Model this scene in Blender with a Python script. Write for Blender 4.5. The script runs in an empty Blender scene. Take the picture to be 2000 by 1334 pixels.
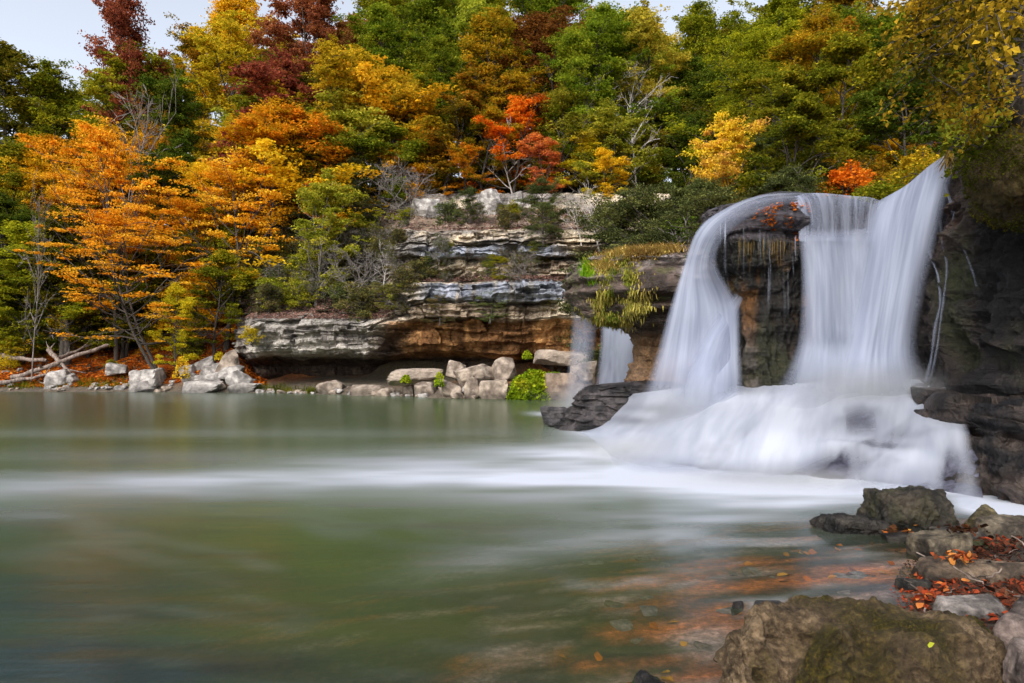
import bpy, math, random
import numpy as np
from mathutils import Vector

# ------------------------------------------------------------------ camera, sky, sun, exposure
scene = bpy.context.scene
F, HZ, CAMH = 1333.0, 715.0, 1.5          # focal length in photo pixels, horizon row, eye height
cam_d = bpy.data.cameras.new('camera'); cam = bpy.data.objects.new('camera', cam_d)
scene.collection.objects.link(cam); scene.camera = cam
cam.location = (0, 0, CAMH); cam.rotation_euler = (math.radians(90), 0, 0)
cam_d.sensor_width = 36.0; cam_d.lens = 36.0 * F / 2000.0; cam_d.shift_y = 0.024
cam_d.clip_start = 0.05; cam_d.clip_end = 2000

SUN_EL, SUN_AZ = math.radians(40), math.radians(208)     # azimuth from +Y, clockwise
world = bpy.data.worlds.new('World'); scene.world = world; world.use_nodes = True
wn = world.node_tree; bg = wn.nodes['Background']
sky = wn.nodes.new('ShaderNodeTexSky'); sky.sky_type = 'NISHITA'; sky.sun_disc = False
sky.sun_elevation = SUN_EL; sky.sun_rotation = SUN_AZ; sky.dust_density = 3.0; sky.air_density = 1.0
hs = wn.nodes.new('ShaderNodeHueSaturation'); hs.inputs['Saturation'].default_value = 0.42; hs.inputs['Value'].default_value = 1.18
wn.links.new(sky.outputs[0], hs.inputs['Color']); wn.links.new(hs.outputs[0], bg.inputs['Color'])
bg.inputs['Strength'].default_value = 0.15
sd = bpy.data.lights.new('sun', 'SUN'); sun = bpy.data.objects.new('sun', sd); scene.collection.objects.link(sun)
sd.energy = 1.3; sd.angle = math.radians(26); sd.color = (1.0, 0.95, 0.87)
sdir = Vector((math.sin(SUN_AZ) * math.cos(SUN_EL), math.cos(SUN_AZ) * math.cos(SUN_EL), math.sin(SUN_EL)))
sun.rotation_euler = sdir.to_track_quat('Z', 'Y').to_euler()
scene.view_settings.view_transform = 'Standard'; scene.view_settings.look = 'None'
scene.view_settings.exposure = 0.80; scene.view_settings.gamma = 1.0
scene.render.engine = 'CYCLES'
scene.cycles.max_bounces = 6; scene.cycles.diffuse_bounces = 3; scene.cycles.glossy_bounces = 2
scene.cycles.transmission_bounces = 3; scene.cycles.transparent_max_bounces = 20
scene.cycles.use_denoising = True; scene.cycles.caustics_reflective = False; scene.cycles.caustics_refractive = False
scene.cycles.use_adaptive_sampling = True; scene.cycles.adaptive_threshold = 0.02

C = scene.collection
rng = np.random.default_rng(7)
rnd = random.Random(11)

# ------------------------------------------------------------------ numeric helpers
def P(px, py, Y):
    return np.array([(px - 1000) / F * Y, Y, CAMH + (HZ - py) / F * Y])

def _h(ix, iy, iz, seed):
    h = (ix.astype(np.uint64) * np.uint64(374761393) + iy.astype(np.uint64) * np.uint64(668265263)
         + iz.astype(np.uint64) * np.uint64(2246822519) + np.uint64(seed * 3266489917 & 0xffffffff)) & np.uint64(0xffffffff)
    h = ((h ^ (h >> np.uint64(15))) * np.uint64(2246822519)) & np.uint64(0xffffffff)
    h = ((h ^ (h >> np.uint64(13))) * np.uint64(3266489917)) & np.uint64(0xffffffff)
    return (h ^ (h >> np.uint64(16))).astype(np.float64) / 4294967295.0

def vn(p, seed=0):
    """smooth value noise in -1..1; p is (...,3)"""
    p = np.asarray(p, float) + 1000.0
    i = np.floor(p).astype(np.int64); f = p - i; f = f * f * f * (f * (f * 6 - 15) + 10)
    x, y, z = i[..., 0], i[..., 1], i[..., 2]; fx, fy, fz = f[..., 0], f[..., 1], f[..., 2]
    def L(a, b, t): return a + (b - a) * t
    c = [[[_h(x + a, y + b, z + d, seed) for d in (0, 1)] for b in (0, 1)] for a in (0, 1)]
    r = L(L(L(c[0][0][0], c[1][0][0], fx), L(c[0][1][0], c[1][1][0], fx), fy),
          L(L(c[0][0][1], c[1][0][1], fx), L(c[0][1][1], c[1][1][1], fx), fy), fz)
    return r * 2 - 1

def fbm(p, octv=4, seed=0, gain=0.5, lac=2.03):
    p = np.asarray(p, float); a = 1.0; s = 0; t = 0
    for k in range(octv):
        s = s + a * vn(p, seed + k * 17); t += a; a *= gain; p = p * lac + 3.7
    return s / t

def ridged(p, octv=4, seed=0):
    p = np.asarray(p, float); a = 1.0; s = 0; t = 0
    for k in range(octv):
        s = s + a * (1 - np.abs(vn(p, seed + k * 13)) * 2); t += a; a *= 0.5; p = p * 2.1 + 1.3
    return s / t

def cell(p, seed=0):
    """blocky cell noise: constant per lattice cell, -1..1"""
    i = np.floor(np.asarray(p, float) + 1000).astype(np.int64)
    return _h(i[..., 0], i[..., 1], i[..., 2], seed) * 2 - 1

def sm(a, b, x):
    t = np.clip((np.asarray(x, float) - a) / (b - a), 0, 1); return t * t * (3 - 2 * t)

def catmull(ctrl, n, axis=0):
    """resample control grid (k,...,d) to n samples along axis"""
    c = np.moveaxis(np.asarray(ctrl, float), axis, 0); k = c.shape[0]
    t = np.linspace(0, k - 1, n); i = np.minimum(t.astype(int), k - 2); f = (t - i).reshape((-1,) + (1,) * (c.ndim - 1))
    g = lambda j: c[np.clip(j, 0, k - 1)]
    p0, p1, p2, p3 = g(i - 1), g(i), g(i + 1), g(i + 2)
    r = 0.5 * ((2 * p1) + (-p0 + p2) * f + (2 * p0 - 5 * p1 + 4 * p2 - p3) * f ** 2 + (-p0 + 3 * p1 - 3 * p2 + p3) * f ** 3)
    return np.moveaxis(r, 0, axis)

# ------------------------------------------------------------------ mesh helpers
def mk(name, V, Fc, mat=None, parent=None, col=None, smooth=True, origin=None, loc=None):
    """link one mesh object; V (n,3), Fc (m,k); col (n,4) vertex colour attribute 'col'"""
    V = np.asarray(V, float).reshape(-1, 3); Fc = np.asarray(Fc, np.int32)
    if origin == 'base':
        origin = np.array([V[:, 0].mean(), V[:, 1].mean(), V[:, 2].min()])
    if origin is not None: V = V - origin
    me = bpy.data.meshes.new(name); k = Fc.shape[1]
    me.vertices.add(len(V)); me.vertices.foreach_set('co', V.ravel().astype(np.float32))
    me.loops.add(Fc.size); me.loops.foreach_set('vertex_index', Fc.ravel())
    me.polygons.add(len(Fc)); me.polygons.foreach_set('loop_start', np.arange(len(Fc), dtype=np.int32) * k)
    me.polygons.foreach_set('loop_total', np.full(len(Fc), k, np.int32))
    me.polygons.foreach_set('use_smooth', np.full(len(Fc), smooth))
    if col is not None:
        a = me.color_attributes.new('col', 'FLOAT_COLOR', 'POINT')
        cc = np.ones((len(V), 4)); col = np.asarray(col); cc[:, :col.shape[-1]] = col.reshape(-1, col.shape[-1])
        a.data.foreach_set('color', cc.ravel().astype(np.float32))
    me.update(calc_edges=True); me.validate()
    if mat: me.materials.append(mat)
    o = bpy.data.objects.new(name, me); C.objects.link(o)
    if parent: o.parent = parent
    if origin is not None: o.location = origin
    if loc is not None: o.location = loc
    return o

def empty(name, loc=(0, 0, 0)):
    o = bpy.data.objects.new(name, None); C.objects.link(o); o.location = loc; o.empty_display_size = 0.3; return o

def tag(o, label, cat, group=None):
    o['label'] = label; o['category'] = cat
    if group: o['group'] = group
    return o

def grid_faces(nr, nc, wrap=False):
    r = np.arange(nr - 1)[:, None]; c = np.arange(nc if wrap else nc - 1)[None, :]
    a = r * nc + c; b = r * nc + (c + 1) % nc
    return np.stack([a, b, b + nc, a + nc], -1).reshape(-1, 4)

class Tubes:
    def __init__(s): s.V = []; s.F = []; s.n = 0
    def add(s, pts, rad, k=6):
        pts = np.asarray(pts, float); n = len(pts)
        rad = np.full(n, rad) if np.isscalar(rad) else np.asarray(rad, float)
        T = np.gradient(pts, axis=0); T /= np.linalg.norm(T, axis=1, keepdims=True) + 1e-9
        ref = np.where(np.abs(T[:, 2:3]) > 0.9, [[1., 0, 0]], [[0., 0, 1.]])
        A = np.cross(T, ref); A /= np.linalg.norm(A, axis=1, keepdims=True) + 1e-9; B = np.cross(T, A)
        an = np.linspace(0, 2 * math.pi, k, endpoint=False)
        ring = pts[:, None] + rad[:, None, None] * (np.cos(an)[None, :, None] * A[:, None] + np.sin(an)[None, :, None] * B[:, None])
        s.V.append(ring.reshape(-1, 3)); s.F.append(grid_faces(n, k, True)[:, ::-1] + s.n); s.n += n * k
        return s
    def build(s, name, mat, parent=None, **kw):
        return mk(name, np.concatenate(s.V), np.concatenate(s.F), mat, parent, **kw)

def leaf_hex(cent, nrm_up, size, r, elong=1.3):
    n = len(cent); nm = r.normal(size=(n, 3)); nm[:, 2] = np.abs(nm[:, 2]) + nrm_up * 2; nm /= np.linalg.norm(nm, axis=1, keepdims=True)
    a = np.cross(nm, r.normal(size=(n, 3))); a /= np.linalg.norm(a, axis=1, keepdims=True); b = np.cross(nm, a); s = size[:, None]; V = []
    for x, y, z in ((-.5, 0, 0), (-.28, .40, .10), (.12, .42, .16), (.55, .05, .05), (.10, -.42, .14), (-.26, -.38, .05)):
        V.append(cent + a * s * (x + r.uniform(-.07, .07, (n, 1))) + b * s * (y / elong + r.uniform(-.08, .08, (n, 1))) + nm * s * (z * r.uniform(.2, 2.0, (n, 1))))
    return np.stack(V, 1).reshape(-1, 3), np.arange(n * 6).reshape(-1, 6)
def leaf_quads(cent, nrm_up, size, r, elong=1.5):
    """diamond leaves; cent (n,3); nrm_up 0..1 how level they lie; size (n,)"""
    n = len(cent)
    nm = r.normal(size=(n, 3)); nm[:, 2] = np.abs(nm[:, 2]) + nrm_up * 2.0
    nm /= np.linalg.norm(nm, axis=1, keepdims=True)
    a = np.cross(nm, r.normal(size=(n, 3))); a /= np.linalg.norm(a, axis=1, keepdims=True); b = np.cross(nm, a)
    s = size[:, None]
    bend = nm * s * 0.18
    V = np.stack([cent - a * s * 0.5, cent + b * s * 0.5 / elong + bend, cent + a * s * 0.5, cent - b * s * 0.5 / elong + bend], 1)
    return V.reshape(-1, 3), np.arange(n * 4).reshape(-1, 4)

# ------------------------------------------------------------------ materials
def nt(name):
    m = bpy.data.materials.new(name); m.use_nodes = True; t = m.node_tree; t.nodes.clear()
    out = t.nodes.new('ShaderNodeOutputMaterial'); return m, t, out
def N(t, typ, **kw):
    n = t.nodes.new(typ)
    for k, v in kw.items():
        if k in n.inputs: n.inputs[k].default_value = v
        else: setattr(n, k, v)
    return n
def ramp(t, fac, stops):
    r = t.nodes.new('ShaderNodeValToRGB'); e = r.color_ramp.elements
    while len(e) < len(stops): e.new(0.5)
    for i, (p, c) in enumerate(stops):
        e[i].position = p; e[i].color = (*c, 1) if len(c) == 3 else c
    t.links.new(fac, r.inputs[0]); return r
def mixc(t, a, b, fac, blend='MIX'):
    m = t.nodes.new('ShaderNodeMix'); m.data_type = 'RGBA'; m.blend_type = blend
    for s, v in ((6, a), (7, b), (0, fac)):
        if hasattr(v, 'links') or hasattr(v, 'is_linked'): t.links.new(v, m.inputs[s])
        elif s == 0: m.inputs[0].default_value = v
        else: m.inputs[s].default_value = (*v, 1) if len(v) == 3 else v
    return m.outputs[2]
def mth(t, op, a, b=0.0, clamp=False):
    m = t.nodes.new('ShaderNodeMath'); m.operation = op; m.use_clamp = clamp
    for i, v in enumerate((a, b)):
        if hasattr(v, 'is_linked'): t.links.new(v, m.inputs[i])
        else: m.inputs[i].default_value = v
    return m.outputs[0]
def tex_noise(t, vec, scale, detail=5, rough=0.55, dist=0.0):
    n = N(t, 'ShaderNodeTexNoise'); n.inputs['Scale'].default_value = scale; n.inputs['Detail'].default_value = detail
    n.inputs['Roughness'].default_value = rough; n.inputs['Distortion'].default_value = dist
    if vec is not None: t.links.new(vec, n.inputs['Vector'])
    return n.outputs['Fac']
def coords(t, scale=(1, 1, 1), obj=True):
    tc = N(t, 'ShaderNodeTexCoord'); mp = N(t, 'ShaderNodeMapping'); mp.inputs['Scale'].default_value = scale
    t.links.new(tc.outputs['Object' if obj else 'Generated'], mp.inputs['Vector']); return mp.outputs[0]

def leaf_mat(name, stops, trans=0.42, hue_var=0.05):
    m, t, out = nt(name)
    at = N(t, 'ShaderNodeAttribute', attribute_name='col'); sp = N(t, 'ShaderNodeSeparateColor'); t.links.new(at.outputs['Color'], sp.inputs[0])
    oi = N(t, 'ShaderNodeObjectInfo')
    f = mth(t, 'MULTIPLY', sp.outputs[0], 0.85); f = mth(t, 'ADD', mth(t, 'SUBTRACT', f, 0.04), mth(t, 'MULTIPLY', sp.outputs[1], 0.28))
    f = mth(t, 'ADD', f, mth(t, 'MULTIPLY', mth(t, 'SUBTRACT', oi.outputs['Random'], 0.5), 0.25), True)
    r = ramp(t, f, stops)
    h = N(t, 'ShaderNodeHueSaturation'); t.links.new(r.outputs[0], h.inputs['Color'])
    t.links.new(mth(t, 'ADD', 0.5 - hue_var / 2, mth(t, 'MULTIPLY', oi.outputs['Random'], hue_var)), h.inputs['Hue'])
    t.links.new(mth(t, 'ADD', 0.75, mth(t, 'MULTIPLY', sp.outputs[1], 0.5)), h.inputs['Value'])
    d = N(t, 'ShaderNodeBsdfDiffuse'); tr = N(t, 'ShaderNodeBsdfTranslucent'); mx = N(t, 'ShaderNodeMixShader'); mx.inputs[0].default_value = trans
    t.links.new(h.outputs[0], d.inputs[0]); t.links.new(h.outputs[0], tr.inputs[0])
    t.links.new(d.outputs[0], mx.inputs[1]); t.links.new(tr.outputs[0], mx.inputs[2]); t.links.new(mx.outputs[0], out.inputs[0])
    return m
LM = {
 'orange':  leaf_mat('orange leaves', [(0.08, (0.20, 0.15, 0.01)), (0.25, (0.62, 0.20, 0.010)), (0.5, (0.84, 0.31, 0.018)), (0.85, (0.88, 0.47, 0.04))]),
 'goldor':  leaf_mat('gold orange leaves', [(0.08, (0.14, 0.14, 0.010)), (0.3, (0.42, 0.27, 0.012)), (0.6, (0.78, 0.40, 0.016)), (0.88, (0.86, 0.52, 0.03))]),
 'gold':    leaf_mat('golden leaves', [(0.1, (0.22, 0.19, 0.012)), (0.5, (0.55, 0.42, 0.02)), (0.85, (0.80, 0.52, 0.03))]),
 'olive':   leaf_mat('olive leaves', [(0.1, (0.07, 0.095, 0.008)), (0.5, (0.20, 0.215, 0.014)), (0.85, (0.42, 0.35, 0.018))]),
 'oliveor': leaf_mat('olive orange leaves', [(0.1, (0.09, 0.095, 0.010)), (0.5, (0.27, 0.20, 0.014)), (0.85, (0.58, 0.27, 0.018))]),
 'green':   leaf_mat('green leaves', [(0.1, (0.06, 0.11, 0.010)), (0.5, (0.17, 0.235, 0.016)), (0.85, (0.36, 0.38, 0.025))]),
 'ygreen':  leaf_mat('yellow green leaves', [(0.1, (0.12, 0.16, 0.015)), (0.5, (0.34, 0.36, 0.03)), (0.85, (0.55, 0.50, 0.05))]),
 'dgreen':  leaf_mat('dark green leaves', [(0.1, (0.03, 0.06, 0.008)), (0.5, (0.08, 0.125, 0.012)), (0.85, (0.18, 0.20, 0.02))]),
 'dolive':  leaf_mat('dark olive leaves', [(0.1, (0.045, 0.055, 0.006)), (0.5, (0.12, 0.125, 0.010)), (0.85, (0.26, 0.21, 0.015))]),
 'redbr':   leaf_mat('red brown leaves', [(0.1, (0.12, 0.035, 0.02)), (0.5, (0.28, 0.085, 0.04)), (0.85, (0.42, 0.15, 0.05))]),
 'brown':   leaf_mat('russet brown leaves', [(0.1, (0.10, 0.05, 0.012)), (0.5, (0.24, 0.12, 0.02)), (0.85, (0.36, 0.20, 0.03))]),
 'scarlet': leaf_mat('scarlet orange leaves', [(0.1, (0.40, 0.04, 0.006)), (0.5, (0.85, 0.17, 0.012)), (0.85, (0.90, 0.33, 0.025))]),
 'pinkor':  leaf_mat('pinkish orange leaves', [(0.1, (0.42, 0.15, 0.06)), (0.5, (0.72, 0.30, 0.07)), (0.85, (0.85, 0.52, 0.04))]),
 'pale':    leaf_mat('pale yellow leaves', [(0.1, (0.24, 0.22, 0.02)), (0.5, (0.52, 0.46, 0.05)), (0.85, (0.74, 0.58, 0.06))]),
 'cedar':   leaf_mat('cedar needles', [(0.1, (0.035, 0.050, 0.018)), (0.5, (0.09, 0.11, 0.036)), (0.85, (0.17, 0.18, 0.05))], 0.2),
 'scrub':   leaf_mat('grey green scrub leaves', [(0.1, (0.05, 0.06, 0.025)), (0.5, (0.12, 0.12, 0.04)), (0.85, (0.26, 0.20, 0.06))], 0.3),
 'lime':    leaf_mat('bright lime leaves', [(0.1, (0.06, 0.13, 0.008)), (0.5, (0.22, 0.36, 0.014)), (0.85, (0.46, 0.50, 0.03))]),
 'red':     leaf_mat('crimson leaves', [(0.1, (0.35, 0.01, 0.01)), (0.85, (0.6, 0.03, 0.03))]),
 'litter':  leaf_mat('fallen leaves', [(0.1, (0.14, 0.045, 0.012)), (0.4, (0.42, 0.12, 0.015)), (0.7, (0.62, 0.20, 0.02)), (0.95, (0.62, 0.36, 0.05))], 0.15),
 'nlitter': leaf_mat('near fallen leaves', [(0.1, (0.03, 0.016, 0.009)), (0.5, (0.11, 0.045, 0.018)), (0.8, (0.34, 0.095, 0.018)), (0.98, (0.42, 0.20, 0.04))], 0.15),
 'plitter': leaf_mat('dry pinkish fallen leaves', [(0.1, (0.10, 0.065, 0.045)), (0.5, (0.24, 0.155, 0.11)), (0.95, (0.42, 0.29, 0.20))], 0.15),
 'straw':   leaf_mat('dry straw grass', [(0.1, (0.16, 0.11, 0.03)), (0.5, (0.36, 0.25, 0.07)), (0.95, (0.50, 0.40, 0.10))], 0.25),
 'grass':   leaf_mat('green grass', [(0.1, (0.06, 0.09, 0.012)), (0.5, (0.16, 0.19, 0.025)), (0.95, (0.34, 0.28, 0.05))], 0.25),
}

def bark_mat(name, c1, c2):
    m, t, out = nt(name); v = coords(t, (1, 1, 0.25))
    n = tex_noise(t, v, 9, 6); r = ramp(t, n, [(0.35, c1), (0.65, c2)])
    b = N(t, 'ShaderNodeBsdfPrincipled', Roughness=0.9); t.links.new(r.outputs[0], b.inputs['Base Color'])
    bp = N(t, 'ShaderNodeBump'); bp.inputs['Strength'].default_value = 0.6; bp.inputs['Distance'].default_value = 0.03
    t.links.new(tex_noise(t, v, 22, 4), bp.inputs['Height']); t.links.new(bp.outputs[0], b.inputs['Normal'])
    t.links.new(b.outputs[0], out.inputs[0]); return m
BARK = bark_mat('dark bark', (0.025, 0.020, 0.016), (0.075, 0.060, 0.048))
BARKG = bark_mat('grey bark', (0.10, 0.085, 0.075), (0.26, 0.23, 0.21))
BARKW = bark_mat('pale bark', (0.26, 0.23, 0.21), (0.58, 0.54, 0.50))
LOGM = bark_mat('weathered log wood', (0.07, 0.05, 0.04), (0.30, 0.235, 0.20))

def rock_vc(name, rough=0.85, fine=14.0, var=0.55, bump=0.05, lichen=0.0, spec=0.3, big=1.2, strata=0.0):
    """rock whose colour comes from attribute 'col', broken up by noise, cracks and pits"""
    m, t, out = nt(name); at = N(t, 'ShaderNodeAttribute', attribute_name='col'); v = coords(t)
    n1 = tex_noise(t, v, big, 8, 0.68, 0.4); n2 = tex_noise(t, v, fine, 8, 0.7)
    f = ramp(t, n1, [(0.30, (1 - var,) * 3), (0.52, (1, 1, 1)), (0.72, (1 + var * 0.7,) * 3)])
    g = ramp(t, n2, [(0.30, (1 - var * 0.9,) * 3), (0.5, (1, 1, 1)), (0.68, (1 + var * 0.8,) * 3)])
    c = mixc(t, at.outputs['Color'], f.outputs[0], 1.0, 'MULTIPLY'); c = mixc(t, c, g.outputs[0], 1.0, 'MULTIPLY')
    if strata:
        sv = coords(t, (0.5, 0.5, 7.0)); sn = tex_noise(t, sv, 1.3, 7, 0.7, 0.3); sr = ramp(t, sn, [(0.36, (1 - strata,) * 3), (0.46, (1, 1, 1)), (0.66, (1 + strata * .5,) * 3)])
        c = mixc(t, c, sr.outputs[0], 1.0, 'MULTIPLY')
        jn = tex_noise(t, coords(t, (5.0, 5.0, 0.6)), 1.0, 5, 0.7); jr = ramp(t, jn, [(0.34, (1 - strata * .7,) * 3), (0.42, (1, 1, 1))]); c = mixc(t, c, jr.outputs[0], 1.0, 'MULTIPLY')
    if lichen:
        l = ramp(t, tex_noise(t, v, fine * 0.5, 6, 0.75), [(0.60, (0, 0, 0)), (0.68, (1, 1, 1))])
        c = mixc(t, c, (0.42, 0.41, 0.38), mth(t, 'MULTIPLY', l.outputs[0], lichen))
    b = N(t, 'ShaderNodeBsdfPrincipled', Roughness=rough); b.inputs['Specular IOR Level'].default_value = spec
    t.links.new(c, b.inputs['Base Color'])
    vo = N(t, 'ShaderNodeTexVoronoi'); vo.feature = 'DISTANCE_TO_EDGE'; vo.inputs['Scale'].default_value = fine * 0.22
    t.links.new(v, vo.inputs['Vector'])
    cr = ramp(t, vo.outputs['Distance'], [(0.0, (0.3,) * 3), (0.06, (1, 1, 1))])
    hgt = mth(t, 'ADD', mth(t, 'MULTIPLY', n2, 1.0), mth(t, 'MULTIPLY', n1, 0.9)); hgt = mth(t, 'ADD', hgt, mth(t, 'MULTIPLY', cr.outputs[0], 0.12))
    if strata: hgt = mth(t, 'ADD', hgt, mth(t, 'MULTIPLY', mth(t, 'ADD', sn, mth(t, 'MULTIPLY', jn, .5)), 1.2))
    bp = N(t, 'ShaderNodeBump'); bp.inputs['Strength'].default_value = 0.9; bp.inputs['Distance'].default_value = bump
    t.links.new(hgt, bp.inputs['Height']); t.links.new(bp.outputs[0], b.inputs['Normal'])
    t.links.new(b.outputs[0], out.inputs[0]); return m
CLIFF_M = rock_vc('layered limestone', 0.9, 3.4, 0.55, 0.15, 0.0, 0.2, 0.5, 0.55)
WET_M = rock_vc('wet dark rock', 0.45, 8.0, 0.65, 0.08, 0.0, 0.4, 1.4, 0.35)
WETF_M = rock_vc('near wet dark rock', 0.5, 16.0, 0.7, 0.035, 0.0, 0.28, 3.0)
DRY_M = rock_vc('pale shore limestone', 0.9, 5.0, 0.4, 0.06, 0.5, 0.2, 1.5)
NEAR_M = rock_vc('near shore rock', 0.75, 24.0, 0.65, 0.018, 0.10, 0.25, 5.0, 0.3)

def moss_rock(name):
    m, t, out = nt(name); v = coords(t)
    n1 = tex_noise(t, v, 3.2, 8, 0.62, 0.5); n2 = tex_noise(t, v, 30, 8, 0.7); n3 = tex_noise(t, v, 90, 6, 0.7)
    rock = ramp(t, mth(t, 'ADD', mth(t, 'MULTIPLY', n2, 0.6), mth(t, 'MULTIPLY', n1, 0.4)), [(0.36, (0.015, 0.010, 0.006)), (0.5, (0.085, 0.058, 0.032)), (0.64, (0.28, 0.195, 0.115))])
    moss = ramp(t, mth(t, 'ADD', mth(t, 'MULTIPLY', n3, 0.5), mth(t, 'MULTIPLY', n2, 0.5)), [(0.36, (0.005, 0.004, 0.002)), (0.50, (0.030, 0.024, 0.003)), (0.58, (0.07, 0.050, 0.007)), (0.70, (0.17, 0.12, 0.014))])
    at = N(t, 'ShaderNodeAttribute', attribute_name='col'); sp = N(t, 'ShaderNodeSeparateColor'); t.links.new(at.outputs['Color'], sp.inputs[0])
    mf = mth(t, 'ADD', sp.outputs[0], mth(t, 'MULTIPLY', mth(t, 'SUBTRACT', mth(t, 'ADD', mth(t, 'MULTIPLY', n1, 0.7), mth(t, 'MULTIPLY', n2, 0.3)), 0.5), 2.6))
    mr = ramp(t, mf, [(0.22, (0, 0, 0)), (0.5, (.55, .55, .55)), (0.85, (1, 1, 1))])
    c = mixc(t, rock.outputs[0], moss.outputs[0], mr.outputs[0])
    b = N(t, 'ShaderNodeBsdfPrincipled', Roughness=0.9); b.inputs['Specular IOR Level'].default_value = 0.2; t.links.new(c, b.inputs['Base Color'])
    bp = N(t, 'ShaderNodeBump'); bp.inputs['Strength'].default_value = 0.9; bp.inputs['Distance'].default_value = 0.02
    hg = mth(t, 'ADD', mth(t, 'MULTIPLY', n2, 0.8), mth(t, 'MULTIPLY', n3, 0.5)); t.links.new(hg, bp.inputs['Height']); bp.inputs['Distance'].default_value = 0.035
    t.links.new(bp.outputs[0], b.inputs['Normal']); t.links.new(b.outputs[0], out.inputs[0]); return m
MOSS_M = moss_rock('moss covered rock')

def fall_mat(name, freq, contrast, vf=0.35, tint=(0.80, 0.84, 0.92), lo=0.36, hi=0.60):
    """silky falling water: attribute col = (u, v, alpha)"""
    m, t, out = nt(name); m.blend_method = 'BLEND' if hasattr(m, 'blend_method') else None
    at = N(t, 'ShaderNodeAttribute', attribute_name='col'); sp = N(t, 'ShaderNodeSeparateColor'); t.links.new(at.outputs['Color'], sp.inputs[0])
    cb = N(t, 'ShaderNodeCombineXYZ'); t.links.new(mth(t, 'MULTIPLY', sp.outputs[0], freq), cb.inputs[0]); t.links.new(mth(t, 'MULTIPLY', sp.outputs[1], vf), cb.inputs[1])
    n1 = tex_noise(t, cb.outputs[0], 1.0, 3, 0.55); n2 = tex_noise(t, cb.outputs[0], 3.3, 3, 0.5)
    s = mth(t, 'ADD', mth(t, 'MULTIPLY', n1, 0.65), mth(t, 'MULTIPLY', n2, 0.35))
    s = ramp(t, s, [(lo, (0, 0, 0)), (hi, (1, 1, 1))]).outputs[0]
    # streaks eat into thin water first
    a = sp.outputs[2]
    k = mth(t, 'SUBTRACT', 1.0, mth(t, 'MULTIPLY', mth(t, 'SUBTRACT', 1.0, s), contrast))
    al = mth(t, 'MULTIPLY', a, k, True)
    d = N(t, 'ShaderNodeBsdfDiffuse'); tr = N(t, 'ShaderNodeBsdfTranslucent'); mx = N(t, 'ShaderNodeMixShader'); mx.inputs[0].default_value = 0.35
    cc = mixc(t, (tint[0] * 0.84, tint[1] * 0.86, tint[2] * 0.92), tint, s)
    t.links.new(cc, d.inputs[0]); t.links.new(cc, tr.inputs[0])
    t.links.new(d.outputs[0], mx.inputs[1]); t.links.new(tr.outputs[0], mx.inputs[2])
    tp = N(t, 'ShaderNodeBsdfTransparent'); mo = N(t, 'ShaderNodeMixShader')
    t.links.new(al, mo.inputs[0]); t.links.new(tp.outputs[0], mo.inputs[1]); t.links.new(mx.outputs[0], mo.inputs[2])
    t.links.new(mo.outputs[0], out.inputs[0]); return m
FALL_M = fall_mat('silky falling water', 6.5, 0.30, 0.3, (0.43, 0.47, 0.585))
VEIL_M = fall_mat('thin veil of water', 11, 0.75, 0.25, (0.43, 0.47, 0.585))
CASC_M = fall_mat('foaming cascade water', 5, 0.24, 0.35, (0.58, 0.61, 0.69))
THREAD_M = fall_mat('threads of water', 26, 1.0, 0.25, (0.5, 0.54, 0.62), 0.56, 0.70)

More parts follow.
